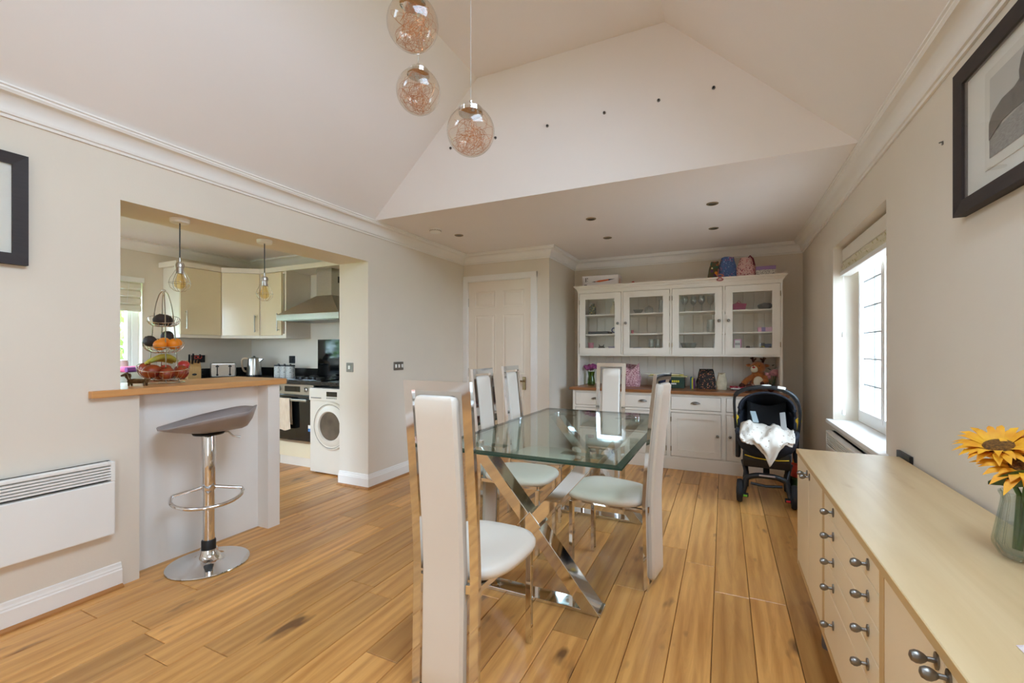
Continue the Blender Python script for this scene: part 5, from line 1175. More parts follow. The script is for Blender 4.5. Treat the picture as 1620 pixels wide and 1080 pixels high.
# chassis
q = MB(); arch_ = smoothp([(-0.165, -0.20, 0.075), (-0.15, -0.185, 0.14), (-0.135, -0.175, 0.195), (-0.07, -0.175, 0.222), (0.0, -0.175, 0.226), (0.07, -0.175, 0.222), (0.135, -0.175, 0.195), (0.15, -0.185, 0.14), (0.165, -0.20, 0.075)], 4)
q.tube([tuple(p) for p in arch_], [0.022] * len(arch_), 10); q.build('front_arch', bk, t, smooth=True)
MB().obox((-0.05, -0.196, 0.232), (0.06, -0.196, 0.232), 0.006, 0.012).build('nameplate', mat('silver_badge', (190, 186, 190), 0.3, 0.6), t)
MB().tube([(-0.11, -0.15, 0.150), (0.0, -0.15, 0.138), (0.11, -0.15, 0.150)], 0.011, 8).build('axle_bar', bk, t, smooth=True)
for s in (-1, 1):
    MB().tube([(s * 0.135, -0.175, 0.19), (s * 0.15, -0.12, 0.255), (s * 0.165, -0.07, 0.31)], [0.018, 0.016, 0.018], 10).build('front_leg', bk, t, smooth=True)
    MB().tube([(s * 0.14, 0.27, 0.075), (s * 0.15, 0.20, 0.18), (s * 0.155, 0.10, 0.30)], [0.014, 0.015, 0.017], 10).build('rear_leg', bk, t, smooth=True)
    MB().box(s * 0.145 - 0.022, s * 0.145 + 0.022, -0.235, -0.19, 0.055, 0.08).build('brake_pedal', bk, t, bevel=0.006)
    MB().box(s * 0.145 - 0.014, s * 0.145 + 0.014, -0.2365, -0.2352, 0.060, 0.074).build('brake_mark', mat('green_mark', (120, 200, 50), 0.5) if s < 0 else mat('red_mark', (206, 40, 44), 0.5), t)
    for (yy, r, xo) in ((-0.18, 0.09, 0.186), (0.28, 0.075, 0.155)):
        wv_ = MB(); R_ = [(0.0, -0.02), (r * 0.6, -0.02), (r * 0.72, -0.022), (r * 0.93, -0.02), (r, -0.008), (r, 0.008), (r * 0.93, 0.02), (r * 0.72, 0.022), (r * 0.6, 0.02), (0.0, 0.02)]
        wv_.rings([[(s * xo + a, yy + q2 * math.cos(2 * PI * k / 24), r + q2 * math.sin(2 * PI * k / 24)) for k in range(24)] for (q2, a) in R_], cap0=False, cap1=False)
        wo = wv_.build('wheel', mat('tyre_rubber', (26, 26, 28), 0.75), t, smooth=True)
        MB().cyl((s * xo - s * 0.0, yy, r), (s * (xo + 0.025), yy, r), r * 0.32, n=16).build('hub', bk, wo, smooth=True)
MB().obox((0.0, -0.17, 0.225), (0.0, -0.06, 0.30), 0.045, 0.02).build('centre_strut', bk, t, bevel=0.004)
# blanket lying in it
q = MB(); GR = []
nu, nvv = 34, 26
for i in range(nu + 1):
    row = []
    for j in range(nvv + 1):
        u = -1 + 2 * i / nu; v = j / nvv                     # u across, v from back to hanging front
        x = 0.188 * u * (1 - 0.25 * max(0, v - 0.5)); cx_ = max(-1, min(1, u))
        if v < 0.62:
            y = lerp(0.02, -0.295, v / 0.62); z = 0.595 - 0.045 * (v / 0.62)
        else:
            s = (v - 0.62) / 0.38; tip = max(0.0, 1 - abs(u - 0.12) / 0.62); y = -0.295 - 0.062 * math.sin(min(1.0, s * 2.6) * PI / 2); z = 0.55 - s * (0.035 + 0.17 * tip)
        z += 0.030 * noise.noise(Vector((u * 2.6, v * 4.0, 1.3))) + 0.015 * noise.noise(Vector((u * 6, v * 9, 4.1))) + (0.05 * math.exp(-((u + 0.55) / 0.35) ** 2) * math.exp(-((v - 0.15) / 0.2) ** 2)) + 0.035 * math.exp(-((u - 0.25) / 0.25) ** 2) * math.exp(-((v - 0.3) / 0.2) ** 2)
        y += 0.02 * noise.noise(Vector((u * 3, v * 5, 7.7)))
        row.append((x, y, z))
    GR.append(row)
rz_ = math.radians(-4); co, si = math.cos(rz_), math.sin(rz_)
bo = MB().grid(GR).build('baby_blanket', patmat('spotted_muslin', (212, 201, 186), [(130, 104, 84), (170, 142, 120)], 30, 0.17), smooth=True); bo.location = (0.315, 4.20, 0); bo.rotation_euler = (0, 0, rz_)
tag(bo, 'cream spotted muslin blanket draped over the stroller seat', 'blanket'); md = bo.modifiers.new('thickness', 'SOLIDIFY'); md.thickness = 0.006
# toy behind it
t = thing('toy_stack', 'orange and green toy on the floor behind the sideboard end', 'toy', (0.60, 4.55, 0))
for k, (c, r) in enumerate((((60, 96, 60), 0.085), ((206, 60, 40), 0.075), ((236, 150, 40), 0.06))): MB().lathe([(0, 0.0), (r, 0.005), (r, 0.11), (r * 0.8, 0.118), (0, 0.118)], (0.60, 4.55, 0.001 + 0.1185 * k), 20).build('ring', mat('toy_ring_%d' % k, c, 0.5), t, smooth=True)

# ================================================================== KITCHEN
WT = 0.905
def barhandle(p0, p1, out, parent):
    p0, p1, out = Vector(p0), Vector(p1), Vector(out); h = MB(); h.tube([p0 + out, p1 + out], 0.006, 8)
    for p in (p0.lerp(p1, 0.08), p0.lerp(p1, 0.92)): h.tube([p, p + out], 0.0045, 8)
    h.build('handle', 'steel', parent, smooth=True)
t = thing('wall_cabinet', 'cream gloss wall cabinet next to the kitchen window', 'cabinet', (-5.33, 2.95, 1.38), group='cream kitchen wall cabinets')
MB().box(-5.495, -5.192, 2.742, 3.162, 1.381, 2.10).build('carcass', 'cream', t); d = MB().box(-5.191, -5.171, 2.742, 3.162, 1.383, 2.098).build('door', 'kcream', t, bevel=0.002)
barhandle((-5.171, 2.79, 1.44), (-5.171, 2.79, 1.64), (0.03, 0, 0), d)
t = thing('wall_cabinet', 'cream gloss corner wall cabinet with angled door', 'cabinet', (-5.2, 3.5, 1.38), group='cream kitchen wall cabinets')
MB().prism([(-5.495, 3.166), (-5.186, 3.166), (-4.863, 3.432), (-4.863, 3.745), (-5.495, 3.745)], 'z', 1.381, 2.10).build('carcass', 'cream', t)
dv = Vector((0.312, 0.256, 0)).normalized(); nv_ = Vector((dv.y, -dv.x, 0)); p0 = Vector((-5.170, 3.164, 0)); p1 = Vector((-4.862, 3.417, 0)); qa = p0 + dv * 0.008; qb = p1 - dv * 0.008
q = MB(); q.prism([tuple((qa)[:2]), tuple((qb)[:2]), tuple((qb - nv_ * 0.014)[:2]), tuple((qa - nv_ * 0.014)[:2])], 'z', 1.383, 2.098); d = q.build('door', 'kcream', t)
hp = p1 - dv * 0.05; barhandle((hp.x, hp.y, 1.42), (hp.x, hp.y, 1.62), tuple(nv_ * 0.03), d)
t = thing('wall_cabinet', 'cream gloss wall cabinet with open side slot left of the cooker hood', 'cabinet', (-4.64, 3.58, 1.38), group='cream kitchen wall cabinets')
q = MB(); q.box(-4.858, -4.505, 3.441, 3.745, 1.381, 2.10); q.box(-4.445, -4.425, 3.42, 3.745, 1.381, 2.10); q.box(-4.505, -4.445, 3.72, 3.745, 1.381, 2.10); q.box(-4.505, -4.445, 3.441, 3.72, 1.381, 1.40); q.box(-4.505, -4.445, 3.441, 3.72, 2.08, 2.10); q.build('carcass', 'cream', t)
d = MB().box(-4.856, -4.507, 3.421, 3.4405, 1.383, 2.098).build('door', 'kcream', t, bevel=0.002); barhandle((-4.54, 3.421, 1.43), (-4.54, 3.421, 1.63), (0, -0.03, 0), d)
for k, (c, h) in enumerate((((40, 60, 110), 0.24), ((170, 80, 60), 0.21), ((60, 60, 64), 0.25))): one('cook_book', ['blue spined cookbook in the slot beside the cooker hood', 'red spined cookbook in the slot beside the cooker hood', 'dark spined cookbook in the slot beside the cooker hood'][k], 'book', MB().box(-4.503 + 0.019 * k, -4.486 + 0.019 * k, 3.47, 3.68, 1.4005, 1.40 + h), mat('cookbook_%d' % k, c, 0.6), (-4.495 + 0.019 * k, 3.57, 1.4005), 'cookbooks in the cabinet slot')
q = MB(); q.prism([(-5.496, 2.70), (-5.162, 2.70), (-5.162, 3.160), (-4.853, 3.410), (-3.17, 3.410), (-3.17, 3.745), (-5.496, 3.745)], 'z', 2.101, 2.155); struct('trim_10', q, 'cream')
q = MB(); q.prism([(-5.496, 2.74), (-5.172, 2.74), (-5.172, 3.164), (-4.859, 3.42), (-4.425, 3.42), (-4.425, 3.745), (-5.496, 3.745)], 'z', 1.350, 1.380); struct('trim_11', q, 'cream')
# worktops, upstands, splashback
q = MB(); q.prism([(-5.498, KRY), (-4.89, KRY), (-4.89, 3.135), (-3.165, 3.135), (-3.165, 3.748), (-5.498, 3.748)], 'z', 0.87, WT)
tag(q.build('kitchen_worktop', 'granite', loc=(-4.6, 3.4, 0.87)), 'black granite worktop running round the kitchen corner', 'worktop')
q = MB(); q.box(-5.499, -5.482, KRY, 3.748, WT + 0.0005, 1.0); q.box(-5.482, -4.296, 3.731, 3.749, WT + 0.0005, 1.0); struct('trim_12', q, 'granite')
tag(MB().box(-4.294, -3.17, 3.738, 3.7495, WT + 0.0005, 1.338).build('splashback', 'gloss_black', loc=(-3.9, 3.744, WT)), 'shiny black glass splashback behind the hob', 'splashback')
# base units
t = thing('base_cabinet', 'cream base cabinet run below the kitchen window worktop', 'cabinet', (-5.2, 1.2, 0))
MB().box(-5.495, -4.93, KRY + 0.002, 3.13, 0.1, 0.869).build('carcass', 'cream', t); MB().box(-5.495, -4.97, KRY + 0.002, 3.13, 0, 0.0995).build('plinth', 'cream', t)
for k in range(6): MB().box(-4.93, -4.91, -0.79 + k * 0.65, -0.143 + k * 0.65, 0.105, 0.865).build('door', 'kcream', t, bevel=0.002)
t = thing('base_cabinet', 'cream base cabinet in the kitchen corner left of the oven', 'cabinet', (-4.6, 3.4, 0))
MB().box(-4.905, -4.335, 3.185, 3.745, 0.1, 0.869).build('carcass', 'cream', t); MB().box(-4.905, -4.335, 3.24, 3.745, 0, 0.0995).build('plinth', 'cream', t); d = MB().box(-4.905, -4.337, 3.165, 3.1845, 0.105, 0.865).build('door', 'kcream', t, bevel=0.002)
# oven
t = thing('oven', 'built in oven with black glass door below the hob', 'oven', (-4.03, 3.45, 0))
ox0, ox1, oy = -4.33, -3.735, 3.20
MB().box(ox0, ox1, oy + 0.02, 3.74, 0.26, 0.868).build('housing', 'black', t); MB().box(ox0, ox1, oy + 0.03, 3.74, 0.105, 0.2595).build('lower_panel', 'kcream', t); MB().box(ox0, ox1, oy + 0.075, 3.74, 0.0, 0.1045).build('plinth', 'cream', t)
cp = MB().box(ox0 + 0.002, ox1 - 0.002, oy, oy + 0.0195, 0.757, 0.864).build('control_panel', 'steel', t, bevel=0.003)
MB().box(-4.16, -3.93, oy - 0.002, oy - 0.0002, 0.785, 0.842).build('display', 'gloss_black', cp)
for x in (-4.25, -3.845):
    q = MB(); R_ = [(0.026, 0.0), (0.025, -0.012), (0.018, -0.016), (0.017, -0.03), (0.0, -0.031)]
    q.rings([[(x + r * math.cos(2 * PI * k / 18), oy + a, 0.812 + r * math.sin(2 * PI * k / 18)) for k in range(18)] for (r, a) in R_[:-1]]); q.build('dial', 'steel', cp, smooth=True)
dr = MB().box(ox0 + 0.002, ox1 - 0.002, oy - 0.002, oy + 0.0195, 0.285, 0.752).build('door', 'gloss_black', t, bevel=0.003)
MB().box(ox0 + 0.002, ox1 - 0.002, oy - 0.001, oy + 0.0195, 0.262, 0.2835).build('door_trim', 'steel', t)
q = MB(); q.obox((ox0 + 0.04, oy - 0.045, 0.706), (ox1 - 0.05, oy - 0.045, 0.706), 0.016, 0.022)
for x in (ox0 + 0.06, ox1 - 0.07): q.obox((x, oy - 0.002, 0.706), (x, oy - 0.04, 0.706), 0.014, 0.018)
q.build('handle', 'steel', dr, bevel=0.002)
MB().box(-3.81, -3.755, oy - 0.0035, oy - 0.0022, 0.39, 0.42).build('energy_label', mat('blue_label', (60, 120, 180), 0.5), dr); MB().box(-3.81, -3.755, oy - 0.0035, oy - 0.0022, 0.4205, 0.455).build('energy_label', 'paper', dr)
# tea towel on the handle
q = MB(); G_ = []
for i in range(15):
    u = i / 14; row = []
    for (dy, z) in ((-0.030, 0.47 + 0.02 * math.sin(u * 5)), (-0.032, 0.55), (-0.031, 0.65), (-0.030, 0.705), (-0.034, 0.7215), (-0.046, 0.7245), (-0.058, 0.7215), (-0.062, 0.705), (-0.061, 0.65), (-0.063, 0.54), (-0.061, 0.44), (-0.06, 0.385 + 0.02 * u + 0.008 * math.sin(u * 7))):
        row.append((lerp(-4.235, -4.015, u) + 0.05 * u * max(0, 0.7 - z), oy + dy - 0.005 * math.sin(u * 9 + 1) * (1 if dy < -0.05 else -0.4), z))
    G_.append(row)
tw = mat('plaid_towel', (224, 206, 182), 0.95, c2=(206, 182, 156), nscale=14, stretch=(6, 1, 1), bump=0.3, bscale=200)
one('tea_towel', 'beige checked tea towel hanging over the oven handle', 'towel', q.grid(G_), tw, (-4.12, 3.15, 0.38), smooth=True)
# hob
t = thing('gas_hob', 'black hob with control knobs set in the worktop', 'hob', (-3.95, 3.42, WT))
MB().box(-4.30, -3.62, 3.19, 3.68, WT + 0.0003, WT + 0.010).build('glass_plate', 'gloss_black', t, bevel=0.003)
for k, (x, y) in enumerate(((-4.14, 3.55), (-3.8, 3.55), (-4.14, 3.36), (-3.83, 3.36))):
    MB().lathe([(0.0, 0.0), (0.05, 0.0), (0.05, 0.008), (0.035, 0.016), (0.0, 0.016)], (x, y, WT + 0.0103), 20).build('burner', 'black', t, smooth=True)
for k in range(4): MB().lathe([(0.0, 0.0), (0.02, 0.0), (0.018, 0.024), (0.0, 0.025)], (-4.05 + k * 0.09, 3.24, WT + 0.0103), 16).build('control_knob', 'black', t, smooth=True)
# tumble dryer
t = thing('tumble_dryer', 'white front loading dryer with round door beside the kitchen pier', 'dryer', (-3.45, 3.42, 0))
wx0, wx1, wy = -3.73, -3.172, 3.14
q = MB(); q.box(wx0, wx1, wy + 0.012, 3.70, 0.012, 0.842); M['dryer'] = mat('dryer_white', (226, 217, 202), 0.4, var=0.01); q.build('cabinet', 'dryer', t, bevel=0.008)
fp = MB().box(wx0 + 0.002, wx1 - 0.002, wy, wy + 0.0125, 0.72, 0.838).build('control_panel', 'dryer', t, bevel=0.005)
MB().box(-3.49, -3.35, wy - 0.0015, wy - 0.0002, 0.765, 0.812).build('display', 'gloss_black', fp)
for k in range(7): MB().box(-3.488 + k * 0.02, -3.476 + k * 0.02, wy - 0.0015, wy - 0.0002, 0.744, 0.756).build('button', 'pewter', fp)
MB().box(-3.70, -3.56, wy - 0.004, wy - 0.0002, 0.742, 0.752).build('drawer_grip', 'pewter', fp, bevel=0.001)
wc, wz = -3.432, 0.48
def ringy(prof_, name, m, parent, n=44): 
    q = MB(); q.rings([[(wc + r * math.cos(2 * PI * k / n), wy + a, wz + r * math.sin(2 * PI * k / n)) for k in range(n)] for (r, a) in prof_], cap0=False, cap1=False); return q.build(name, m, parent, smooth=True)
dd = ringy([(0.235, 0.013), (0.232, -0.006), (0.222, -0.014), (0.205, -0.012), (0.20, -0.006), (0.178, -0.018), (0.145, -0.024), (0.138, -0.012), (0.130, 0.01)], 'door', 'dryer', t)
q = MB(); q.rings([[(wc + r * math.cos(2 * PI * k / 40), wy + a, wz + r * math.sin(2 * PI * k / 40)) for k in range(40)] for (r, a) in ((0.137, -0.010), (0.12, 0.0), (0.08, 0.008), (0.03, 0.0105))]); q.build('door_glass', mat('smoky_glass', (70, 62, 54), 0.06, coat=0.5, c2=(110, 98, 84), nscale=5), dd, smooth=True)
ringy([(0.214, -0.0145), (0.2105, -0.0148), (0.209, -0.0132)], 'door_ring', 'pewter', dd)
MB().cyl((-3.24, wy + 0.0125, 0.15), (-3.24, wy + 0.006, 0.15), 0.065, n=28).build('filter_cap', 'white', t, smooth=True)
for x in (wx0 + 0.05, wx1 - 0.05): MB().cyl((x, wy + 0.06, 0), (x, wy + 0.06, 0.0118), 0.02, n=12).build('foot', 'black', t)
# cooker hood
t = thing('cooker_hood', 'stainless steel chimney cooker hood above the hob', 'cooker hood', (-3.92, 3.5, 1.53))
hx0, hx1, hy0 = -4.375, -3.465, 3.265
MB().box(hx0, hx1, hy0, 3.745, 1.535, 1.598).build('rim', 'steel', t, bevel=0.002)
q = MB(); q.rings([[(hx0 + 0.004, hy0 + 0.004, 1.5985), (hx1 - 0.004, hy0 + 0.004, 1.5985), (hx1 - 0.004, 3.744, 1.5985), (hx0 + 0.004, 3.744, 1.5985)], [(-4.035, 3.49, 1.808), (-3.805, 3.49, 1.808), (-3.805, 3.744, 1.808), (-4.035, 3.744, 1.808)]]); q.build('canopy', 'steel', t)
MB().box(-4.032, -3.808, 3.493, 3.743, 1.8085, 2.0995).build('chimney', 'steel', t); MB().box(-3.8075, -3.8065, 3.58, 3.66, 1.95, 2.02).build('vent', 'black', t)
MB().box(hx0 + 0.05, hx1 - 0.05, hy0 + 0.04, 3.70, 1.528, 1.5345).build('grease_filter', 'pewter', t)
# sockets
plate('black double socket on the kitchen wall behind the toaster', (KX + 0.0, 3.10, 1.115), 'x', 0.15, 0.085, 1, 'black', 2, 'wall_socket', 'socket')
plate('black socket with plug behind the tea caddies', (-4.74, KY, 1.10), 'y', 0.10, 0.09, -1, 'black', 1, 'wall_socket', 'socket')
# toaster
def trans(mb, c, rz):
    co, si = math.cos(rz), math.sin(rz); mb.v = [(c[0] + x * co - y * si, c[1] + x * si + y * co, c[2] + z) for (x, y, z) in mb.v]; return mb
t = thing('toaster', 'brushed steel toaster on the black worktop', 'toaster', (-5.13, 3.16, WT), rz=math.radians(62), world=False); t.scale = (0.8, 0.8, 0.9)
MB().box(-0.15, 0.15, -0.095, 0.095, 0.012, 0.185).build('body', 'steel', t, bevel=0.018, seg=3); MB().box(-0.145, 0.145, -0.09, 0.09, 0.0, 0.0118).build('base', 'black', t)
for y in (-0.035, 0.035): MB().box(-0.12, 0.12, y - 0.012, y + 0.012, 0.184, 0.187).build('slot', 'black', t)
for x in (-0.075, 0.075):
    MB().box(x - 0.007, x + 0.007, -0.0975, -0.0952, 0.05, 0.16).build('lever_slot', 'black', t); MB().box(x - 0.02, x + 0.02, -0.118, -0.0976, 0.135, 0.152).build('lever', 'black', t, bevel=0.004)
    MB().cyl((x, -0.0952, 0.04), (x, -0.108, 0.04), 0.014, n=16).build('browning_dial', 'black', t, smooth=True)
# kettle
t = thing('kettle', 'brushed steel jug kettle on the kitchen worktop', 'kettle', (-5.0, 3.44, WT), rz=math.radians(-150), world=False)
MB().lathe([(0, 0.0), (0.085, 0.0), (0.085, 0.02), (0, 0.02)], n=28).build('power_base', 'black', t, smooth=True)
MB().lathe([(0, 0.0205), (0.082, 0.021), (0.082, 0.03), (0.066, 0.20), (0.062, 0.215), (0.03, 0.226), (0, 0.228)], n=32).build('jug', 'steel', t, smooth=True)
q = MB(); q.prism([(-0.105, 0.205), (-0.06, 0.17), (-0.06, 0.213)], 'y', -0.018, 0.018); q.build('spout', 'steel', t); MB().lathe([(0, 0.228), (0.012, 0.229), (0.012, 0.24), (0, 0.243)], n=12).build('lid_knob', 'black', t, smooth=True)
MB().tube([tuple(p) for p in smoothp([(0.06, 0, 0.205), (0.10, 0, 0.215), (0.135, 0, 0.195), (0.135, 0, 0.13), (0.115, 0, 0.07), (0.082, 0, 0.055)], 4)], 0.011, 8).build('handle', mat('beige_handle', (206, 178, 146), 0.4), t, smooth=True)
# caddies
cm = patmat('grey_print_tin', (206, 204, 198), [(150, 148, 142), (120, 118, 114), (186, 184, 178)], 70, 0.38)
for k, x in enumerate((-4.655, -4.555, -4.455)):
    t = thing('tea_caddy', 'grey printed storage tin with black lid, ' + ['leftmost', 'middle', 'rightmost'][k] + ' of the three', 'tin', (x, 3.50, WT), group='storage tins by the hob')
    MB().lathe([(0, 0.0), (0.046, 0.0), (0.047, 0.004), (0.047, 0.125), (0, 0.125)], (x, 3.50, WT), 24).build('tin', cm, t, smooth=True); MB().lathe([(0, 0.1253), (0.048, 0.1253), (0.048, 0.14), (0.01, 0.143), (0.01, 0.152), (0, 0.153)], (x, 3.50, WT), 24).build('lid', 'black', t, smooth=True)
# knife block
t = thing('knife_block', 'wooden knife block with black handled knives on the worktop', 'knife block', (-5.2, 2.88, WT), rz=math.radians(70), world=False)
MB().prism([(-0.09, 0.0), (0.075, 0.0), (0.075, 0.10), (-0.01, 0.20), (-0.09, 0.13)], 'x', -0.06, 0.06).build('block', mat('block_wood', (190, 148, 92), 0.5, var=0.1, nscale=20, stretch=(8, 1, 1)), t, bevel=0.004)
MB().ell((0.0, -0.0905, 0.05), (0.022, 0.002, 0.012), 12, 8).build('badge', 'black', t, smooth=True)
for k, (x, y, L, c) in enumerate(((-0.04, -0.045, 0.12, 'black'), (-0.012, -0.04, 0.13, 'black'), (0.015, -0.02, 0.11, 'black'), (0.04, -0.03, 0.12, 'black'))):
    q = MB(); b0 = Vector((x, y, 0.165)); d_ = Vector((0.05 * (k - 1.5), -0.6, 0.8)).normalized(); q.obox(b0, b0 + d_ * L, 0.018, 0.026); q.build('knife_handle', 'black', t, bevel=0.006)
q = MB()
for s in (-1, 1): q.torus((0.03 + 0.018 * s, -0.095, 0.235), 0.015, 0.004, 16, 6, ax='y')
q.build('scissor_handles', mat('red_plastic', (170, 50, 40), 0.4), t, smooth=True)
# things by the sink
t = thing('washing_bowl', 'pale plastic bowl on the worktop under the kitchen window', 'bowl', (-5.2, 2.33, WT))
MB().lathe([(0, 0.0), (0.12, 0.0), (0.155, 0.10), (0.165, 0.105), (0.15, 0.10), (0.115, 0.008), (0, 0.008)], (-5.2, 2.33, WT), 32).build('bowl', mat('pale_plastic', (222, 216, 196), 0.4), t, smooth=True)
one('pink_cloth', 'bright pink dish cloth lying in the pale bowl', 'cloth', MB().ell((-5.2, 2.33, WT + 0.10), (0.12, 0.13, 0.05), 20, 12, warp=0.4, seed=2), mat('hot_pink', (222, 96, 140), 0.8), (-5.2, 2.33, WT + 0.05), smooth=True)
one('purple_bottle', 'purple bottle lying across the pale bowl', 'bottle', MB().tube([(-5.06, 2.22, WT + 0.125), (-5.07, 2.36, WT + 0.13), (-5.07, 2.40, WT + 0.13), (-5.07, 2.43, WT + 0.13)], [0.024, 0.024, 0.012, 0.01], 14), mat('purple_plastic', (130, 70, 140), 0.35), (-5.07, 2.33, WT + 0.10), smooth=True)
one('soap_jar', 'clear jar standing behind the pink cloth by the sink', 'jar', MB().lathe([(0, 0), (0.045, 0), (0.047, 0.19), (0.04, 0.21), (0, 0.22)], (-5.38, 2.33, WT), 20), mat('frosted_jar', (226, 216, 200), 0.3), (-5.38, 2.33, WT), smooth=True)
# kitchen window blind
t = thing('kitchen_blind', 'white roman blind half lowered in the kitchen window', 'blind', (-5.47, 1.7, 1.62))
MB().box(-5.50 + 0.002, -5.455, KWY0 + 0.01, KWY1 + 0.0, 1.915, 1.965).build('headrail', 'white', t, bevel=0.003)
for k in range(4):
    z1 = 1.914 - k * 0.075; q = MB(); q.prism([(-5.49, z1), (-5.468, z1 - 0.02), (-5.462, z1 - 0.06), (-5.470, z1 - 0.0745), (-5.492, z1 - 0.0745)], 'y', KWY0 + 0.012, KWY1 - 0.025); q.build('fold', mat('blind_white', (232, 226, 206), 0.8), t)
MB().tube([(-5.456, 2.42, 1.92), (-5.452, 2.40, 1.70)], 0.0018, 5).build('cord', 'white', t)

# ================================================================== FRUIT STAND
FX, FY, FZ = -3.10, 1.55, 1.0165
t = thing('fruit_stand', 'three tier chrome wire fruit stand on the breakfast bar', 'fruit stand', (FX, FY, FZ))
def shell(name, cz, R, depth, tilt):
    q = MB(); n = 26; pts = []
    for k in range(n):
        a = 2 * PI * k / n; e = 1 + 0.12 * math.cos(2 * a + 0.6); up = 0.028 * math.cos(a - 2.6)
        P_ = []
        for s in range(7):
            u = s / 6; r = R * e * (0.22 + 0.78 * math.sin(u * PI / 2) ** 0.9); z = cz + depth * (1 - math.cos(u * PI / 2)) + up * u
            P_.append((FX + r * math.cos(a), FY + r * math.sin(a), z))
        q.tube(P_, 0.0013, 5); pts.append(P_)
    q.tube([p[-1] for p in pts], 0.0022, 6, closed=True); q.tube([p[0] for p in pts], 0.002, 6, closed=True); q.tube([p[3] for p in pts], 0.0013, 5, closed=True)
    q.build(name, 'wire', t, smooth=True)
shell('lower_basket', FZ + 0.016, 0.145, 0.085, 0); shell('middle_basket', FZ + 0.185, 0.115, 0.06, 0); shell('upper_basket', FZ + 0.345, 0.092, 0.045, 0)
q = MB()
for a in (0.25, 0.95, 3.4, 4.1):
    c_, s_ = math.cos(a - 0.6), math.sin(a - 0.6)
    q.tube([tuple(p) for p in smoothp([(FX + r * c_, FY + r * s_, FZ + z) for (r, z) in ((0.105, 0.004), (0.10, 0.03), (0.085, 0.18), (0.072, 0.34), (0.055, 0.46), (0.03, 0.54), (0.004, 0.565))], 3)], 0.0032, 6)
q.torus((FX, FY, FZ + 0.004), 0.105, 0.003, 40, 6); q.ell((FX, FY, FZ + 0.566), (0.012, 0.012, 0.008), 12, 8); q.build('frame', 'wire', t, smooth=True)
def fruit(name, label, cat, c, r, m, seed, grp, rot=0.0, stem=True):
    t = thing(name, label, cat, (FX + c[0], FY + c[1], FZ + c[2] - r[2]), group=grp); R3 = Matrix.Rotation(rot, 3, 'Z') @ Matrix.Rotation(0.25 * seed, 3, 'X')
    MB().ell((FX + c[0], FY + c[1], FZ + c[2]), r, 18, 12, rot=R3, warp=0.05, seed=seed).build('flesh', m, t, smooth=True)
    p = R3 @ Vector((0, 0, r[2])); q = MB(); q.cyl((FX + c[0] + p.x * 0.97, FY + c[1] + p.y * 0.97, FZ + c[2] + p.z * 0.97), (FX + c[0] + p.x * 1.06, FY + c[1] + p.y * 1.06, FZ + c[2] + p.z * 1.06), 0.004, 0.003, 8); q.build('stem', mat('fruit_stem', (90, 76, 44), 0.8), t)
av = mat('avocado_skin', (52, 36, 30), 0.6, c2=(36, 26, 22), nscale=60, bump=0.6, bscale=140); og = mat('orange_skin', (240, 140, 28), 0.45, var=0.06, bump=0.25, bscale=260); mg = mat('mango_skin', (112, 14, 26), 0.35, c2=(176, 84, 28), nscale=9); rd = mat('red_apple_skin', (176, 30, 40), 0.3, c2=(206, 84, 70), nscale=14)
for k, (c, r, ro, l) in enumerate((((0.030, -0.030, 0.385), (0.034, 0.046, 0.034), 0.4, 'dark avocado in the top basket, nearest the room'), ((-0.030, 0.030, 0.385), (0.034, 0.046, 0.034), 1.2, 'dark avocado in the top basket, towards the kitchen'), ((-0.035, -0.055, 0.255), (0.034, 0.034, 0.034), 0.0, 'dark avocado at the left of the middle basket'), ((-0.03, 0.035, 0.285), (0.034, 0.038, 0.032), 0.8, 'dark avocado on top of the oranges'))): fruit('avocado', l, 'avocado', c, r, av, k + 1, 'avocados in the fruit stand', ro)
for k, (c, l) in enumerate((((0.052, -0.045, 0.232), 'orange at the front left of the middle basket'), ((0.055, 0.025, 0.238), 'orange at the front of the middle basket'), ((-0.005, 0.07, 0.242), 'orange at the right of the middle basket'), ((0.015, -0.005, 0.245), 'orange in the centre of the middle basket'))): fruit('orange', l, 'orange', c, (0.034, 0.034, 0.033), og, k + 1, 'oranges in the fruit stand')
for k, (c, r, l) in enumerate((((0.045, -0.085, 0.075), (0.042, 0.05, 0.04), 'red mango at the left of the bottom basket'), ((0.085, -0.025, 0.062), (0.038, 0.045, 0.038), 'red and yellow mango at the front of the bottom basket'), ((0.08, 0.055, 0.066), (0.04, 0.046, 0.04), 'deep red mango at the front right of the bottom basket'), ((0.0, -0.02, 0.058), (0.04, 0.048, 0.038), 'mango buried in the middle of the bottom basket'), ((-0.07, -0.06, 0.082), (0.038, 0.045, 0.036), 'mango at the back left of the bottom basket'))): fruit('mango', l, 'mango', c, r, mg, k + 1, 'mangoes in the fruit stand', 0.7 * k)
fruit('apple', 'red apple at the right edge of the bottom basket', 'apple', (0.01, 0.105, 0.10), (0.037, 0.037, 0.034), rd, 1, 'apples in the fruit stand'); fruit('apple', 'red apple low in the bottom basket under the mango', 'apple', (-0.07, 0.045, 0.075), (0.036, 0.036, 0.034), rd, 2, 'apples in the fruit stand')
t = thing('banana_bunch', 'bunch of yellow green bananas behind the mangoes', 'bananas', (FX, FY, FZ + 0.10)); bn = mat('banana_skin', (214, 176, 54), 0.5, c2=(150, 160, 70), nscale=10)
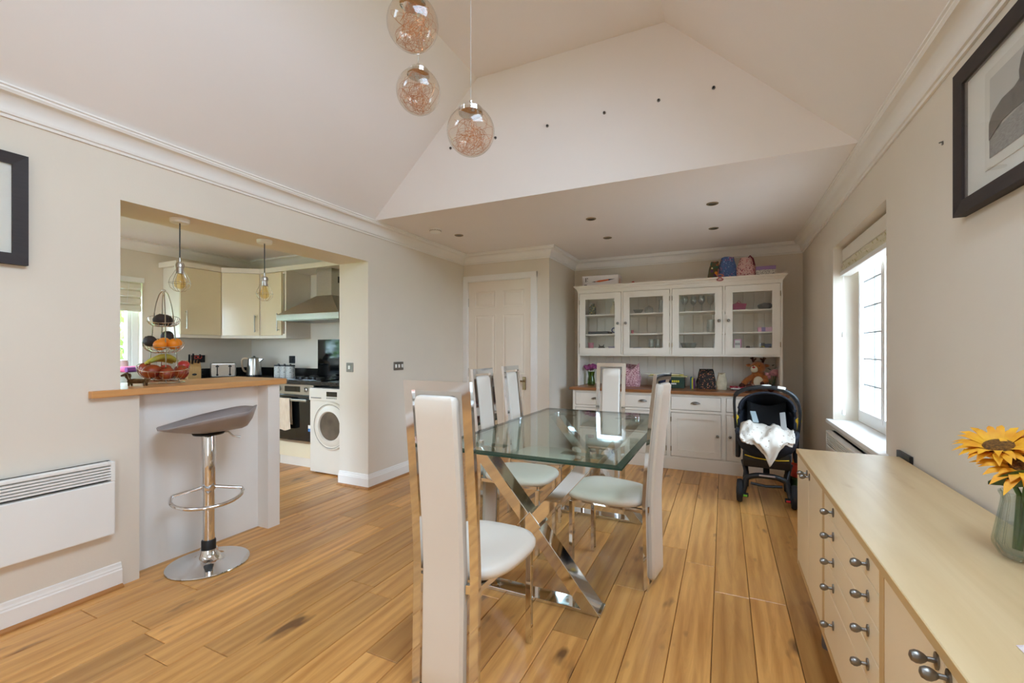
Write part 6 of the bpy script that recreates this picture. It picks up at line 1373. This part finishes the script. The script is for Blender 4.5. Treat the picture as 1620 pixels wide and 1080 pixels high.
for k in range(3):
    P_ = [(FX - 0.05 + 0.03 * k, FY - 0.075 + 0.15 * s / 6, FZ + 0.118 + 0.018 * k * 0.4 + 0.03 * math.sin(PI * s / 6)) for s in range(7)]
    MB().tube(P_, [0.006, 0.014, 0.017, 0.018, 0.017, 0.013, 0.005], 10).build('banana', bn, t, smooth=True)
# bronze dog
t = thing('dog_figurine', 'small bronze dachshund figurine on the bar beside the fruit stand', 'figurine', (-2.985, 1.365, FZ), rz=math.radians(27), world=False); bz = mat('bronze', (130, 106, 74), 0.4, 0.7, c2=(90, 70, 48), nscale=40)
q = MB(); q.tube([(-0.05, 0, 0.024), (-0.02, 0, 0.027), (0.025, 0, 0.026), (0.05, 0, 0.028)], [0.012, 0.0145, 0.0135, 0.013], 12); q.build('body', bz, t, smooth=True)
q = MB(); q.tube([(-0.045, 0, 0.03), (-0.058, 0, 0.052), (-0.062, 0, 0.062)], [0.010, 0.009, 0.012], 10); q.tube([(-0.058, 0, 0.065), (-0.078, 0, 0.060), (-0.092, 0, 0.056)], [0.013, 0.008, 0.005], 10); q.build('head', bz, t, smooth=True)
for s in (-1, 1): MB().ell((-0.054, s * 0.013, 0.056), (0.008, 0.004, 0.014), 10, 8).build('ear', bz, t, smooth=True)
for (x, s) in ((-0.042, -1), (-0.042, 1), (0.042, -1), (0.042, 1)): MB().tube([(x, s * 0.008, 0.022), (x, s * 0.010, 0.0)], [0.006, 0.005], 8).build('leg', bz, t, smooth=True)
MB().tube([(0.05, 0, 0.032), (0.068, 0, 0.038), (0.078, 0, 0.048)], [0.005, 0.003, 0.002], 8).build('tail', bz, t, smooth=True)
one('metal_tray', 'thin metal tray at the wall end of the bar top', 'tray', MB().lathe([(0, 0.0), (0.026, 0.0), (0.034, 0.006), (0.032, 0.006), (0.025, 0.002), (0, 0.002)], (-3.03, 1.262, FZ), 28), 'steel', (-3.03, 1.262, FZ), smooth=True)

# tidy: drop the helper flag
for o in list(COL.objects):
    if 'world' in o.keys(): del o['world']
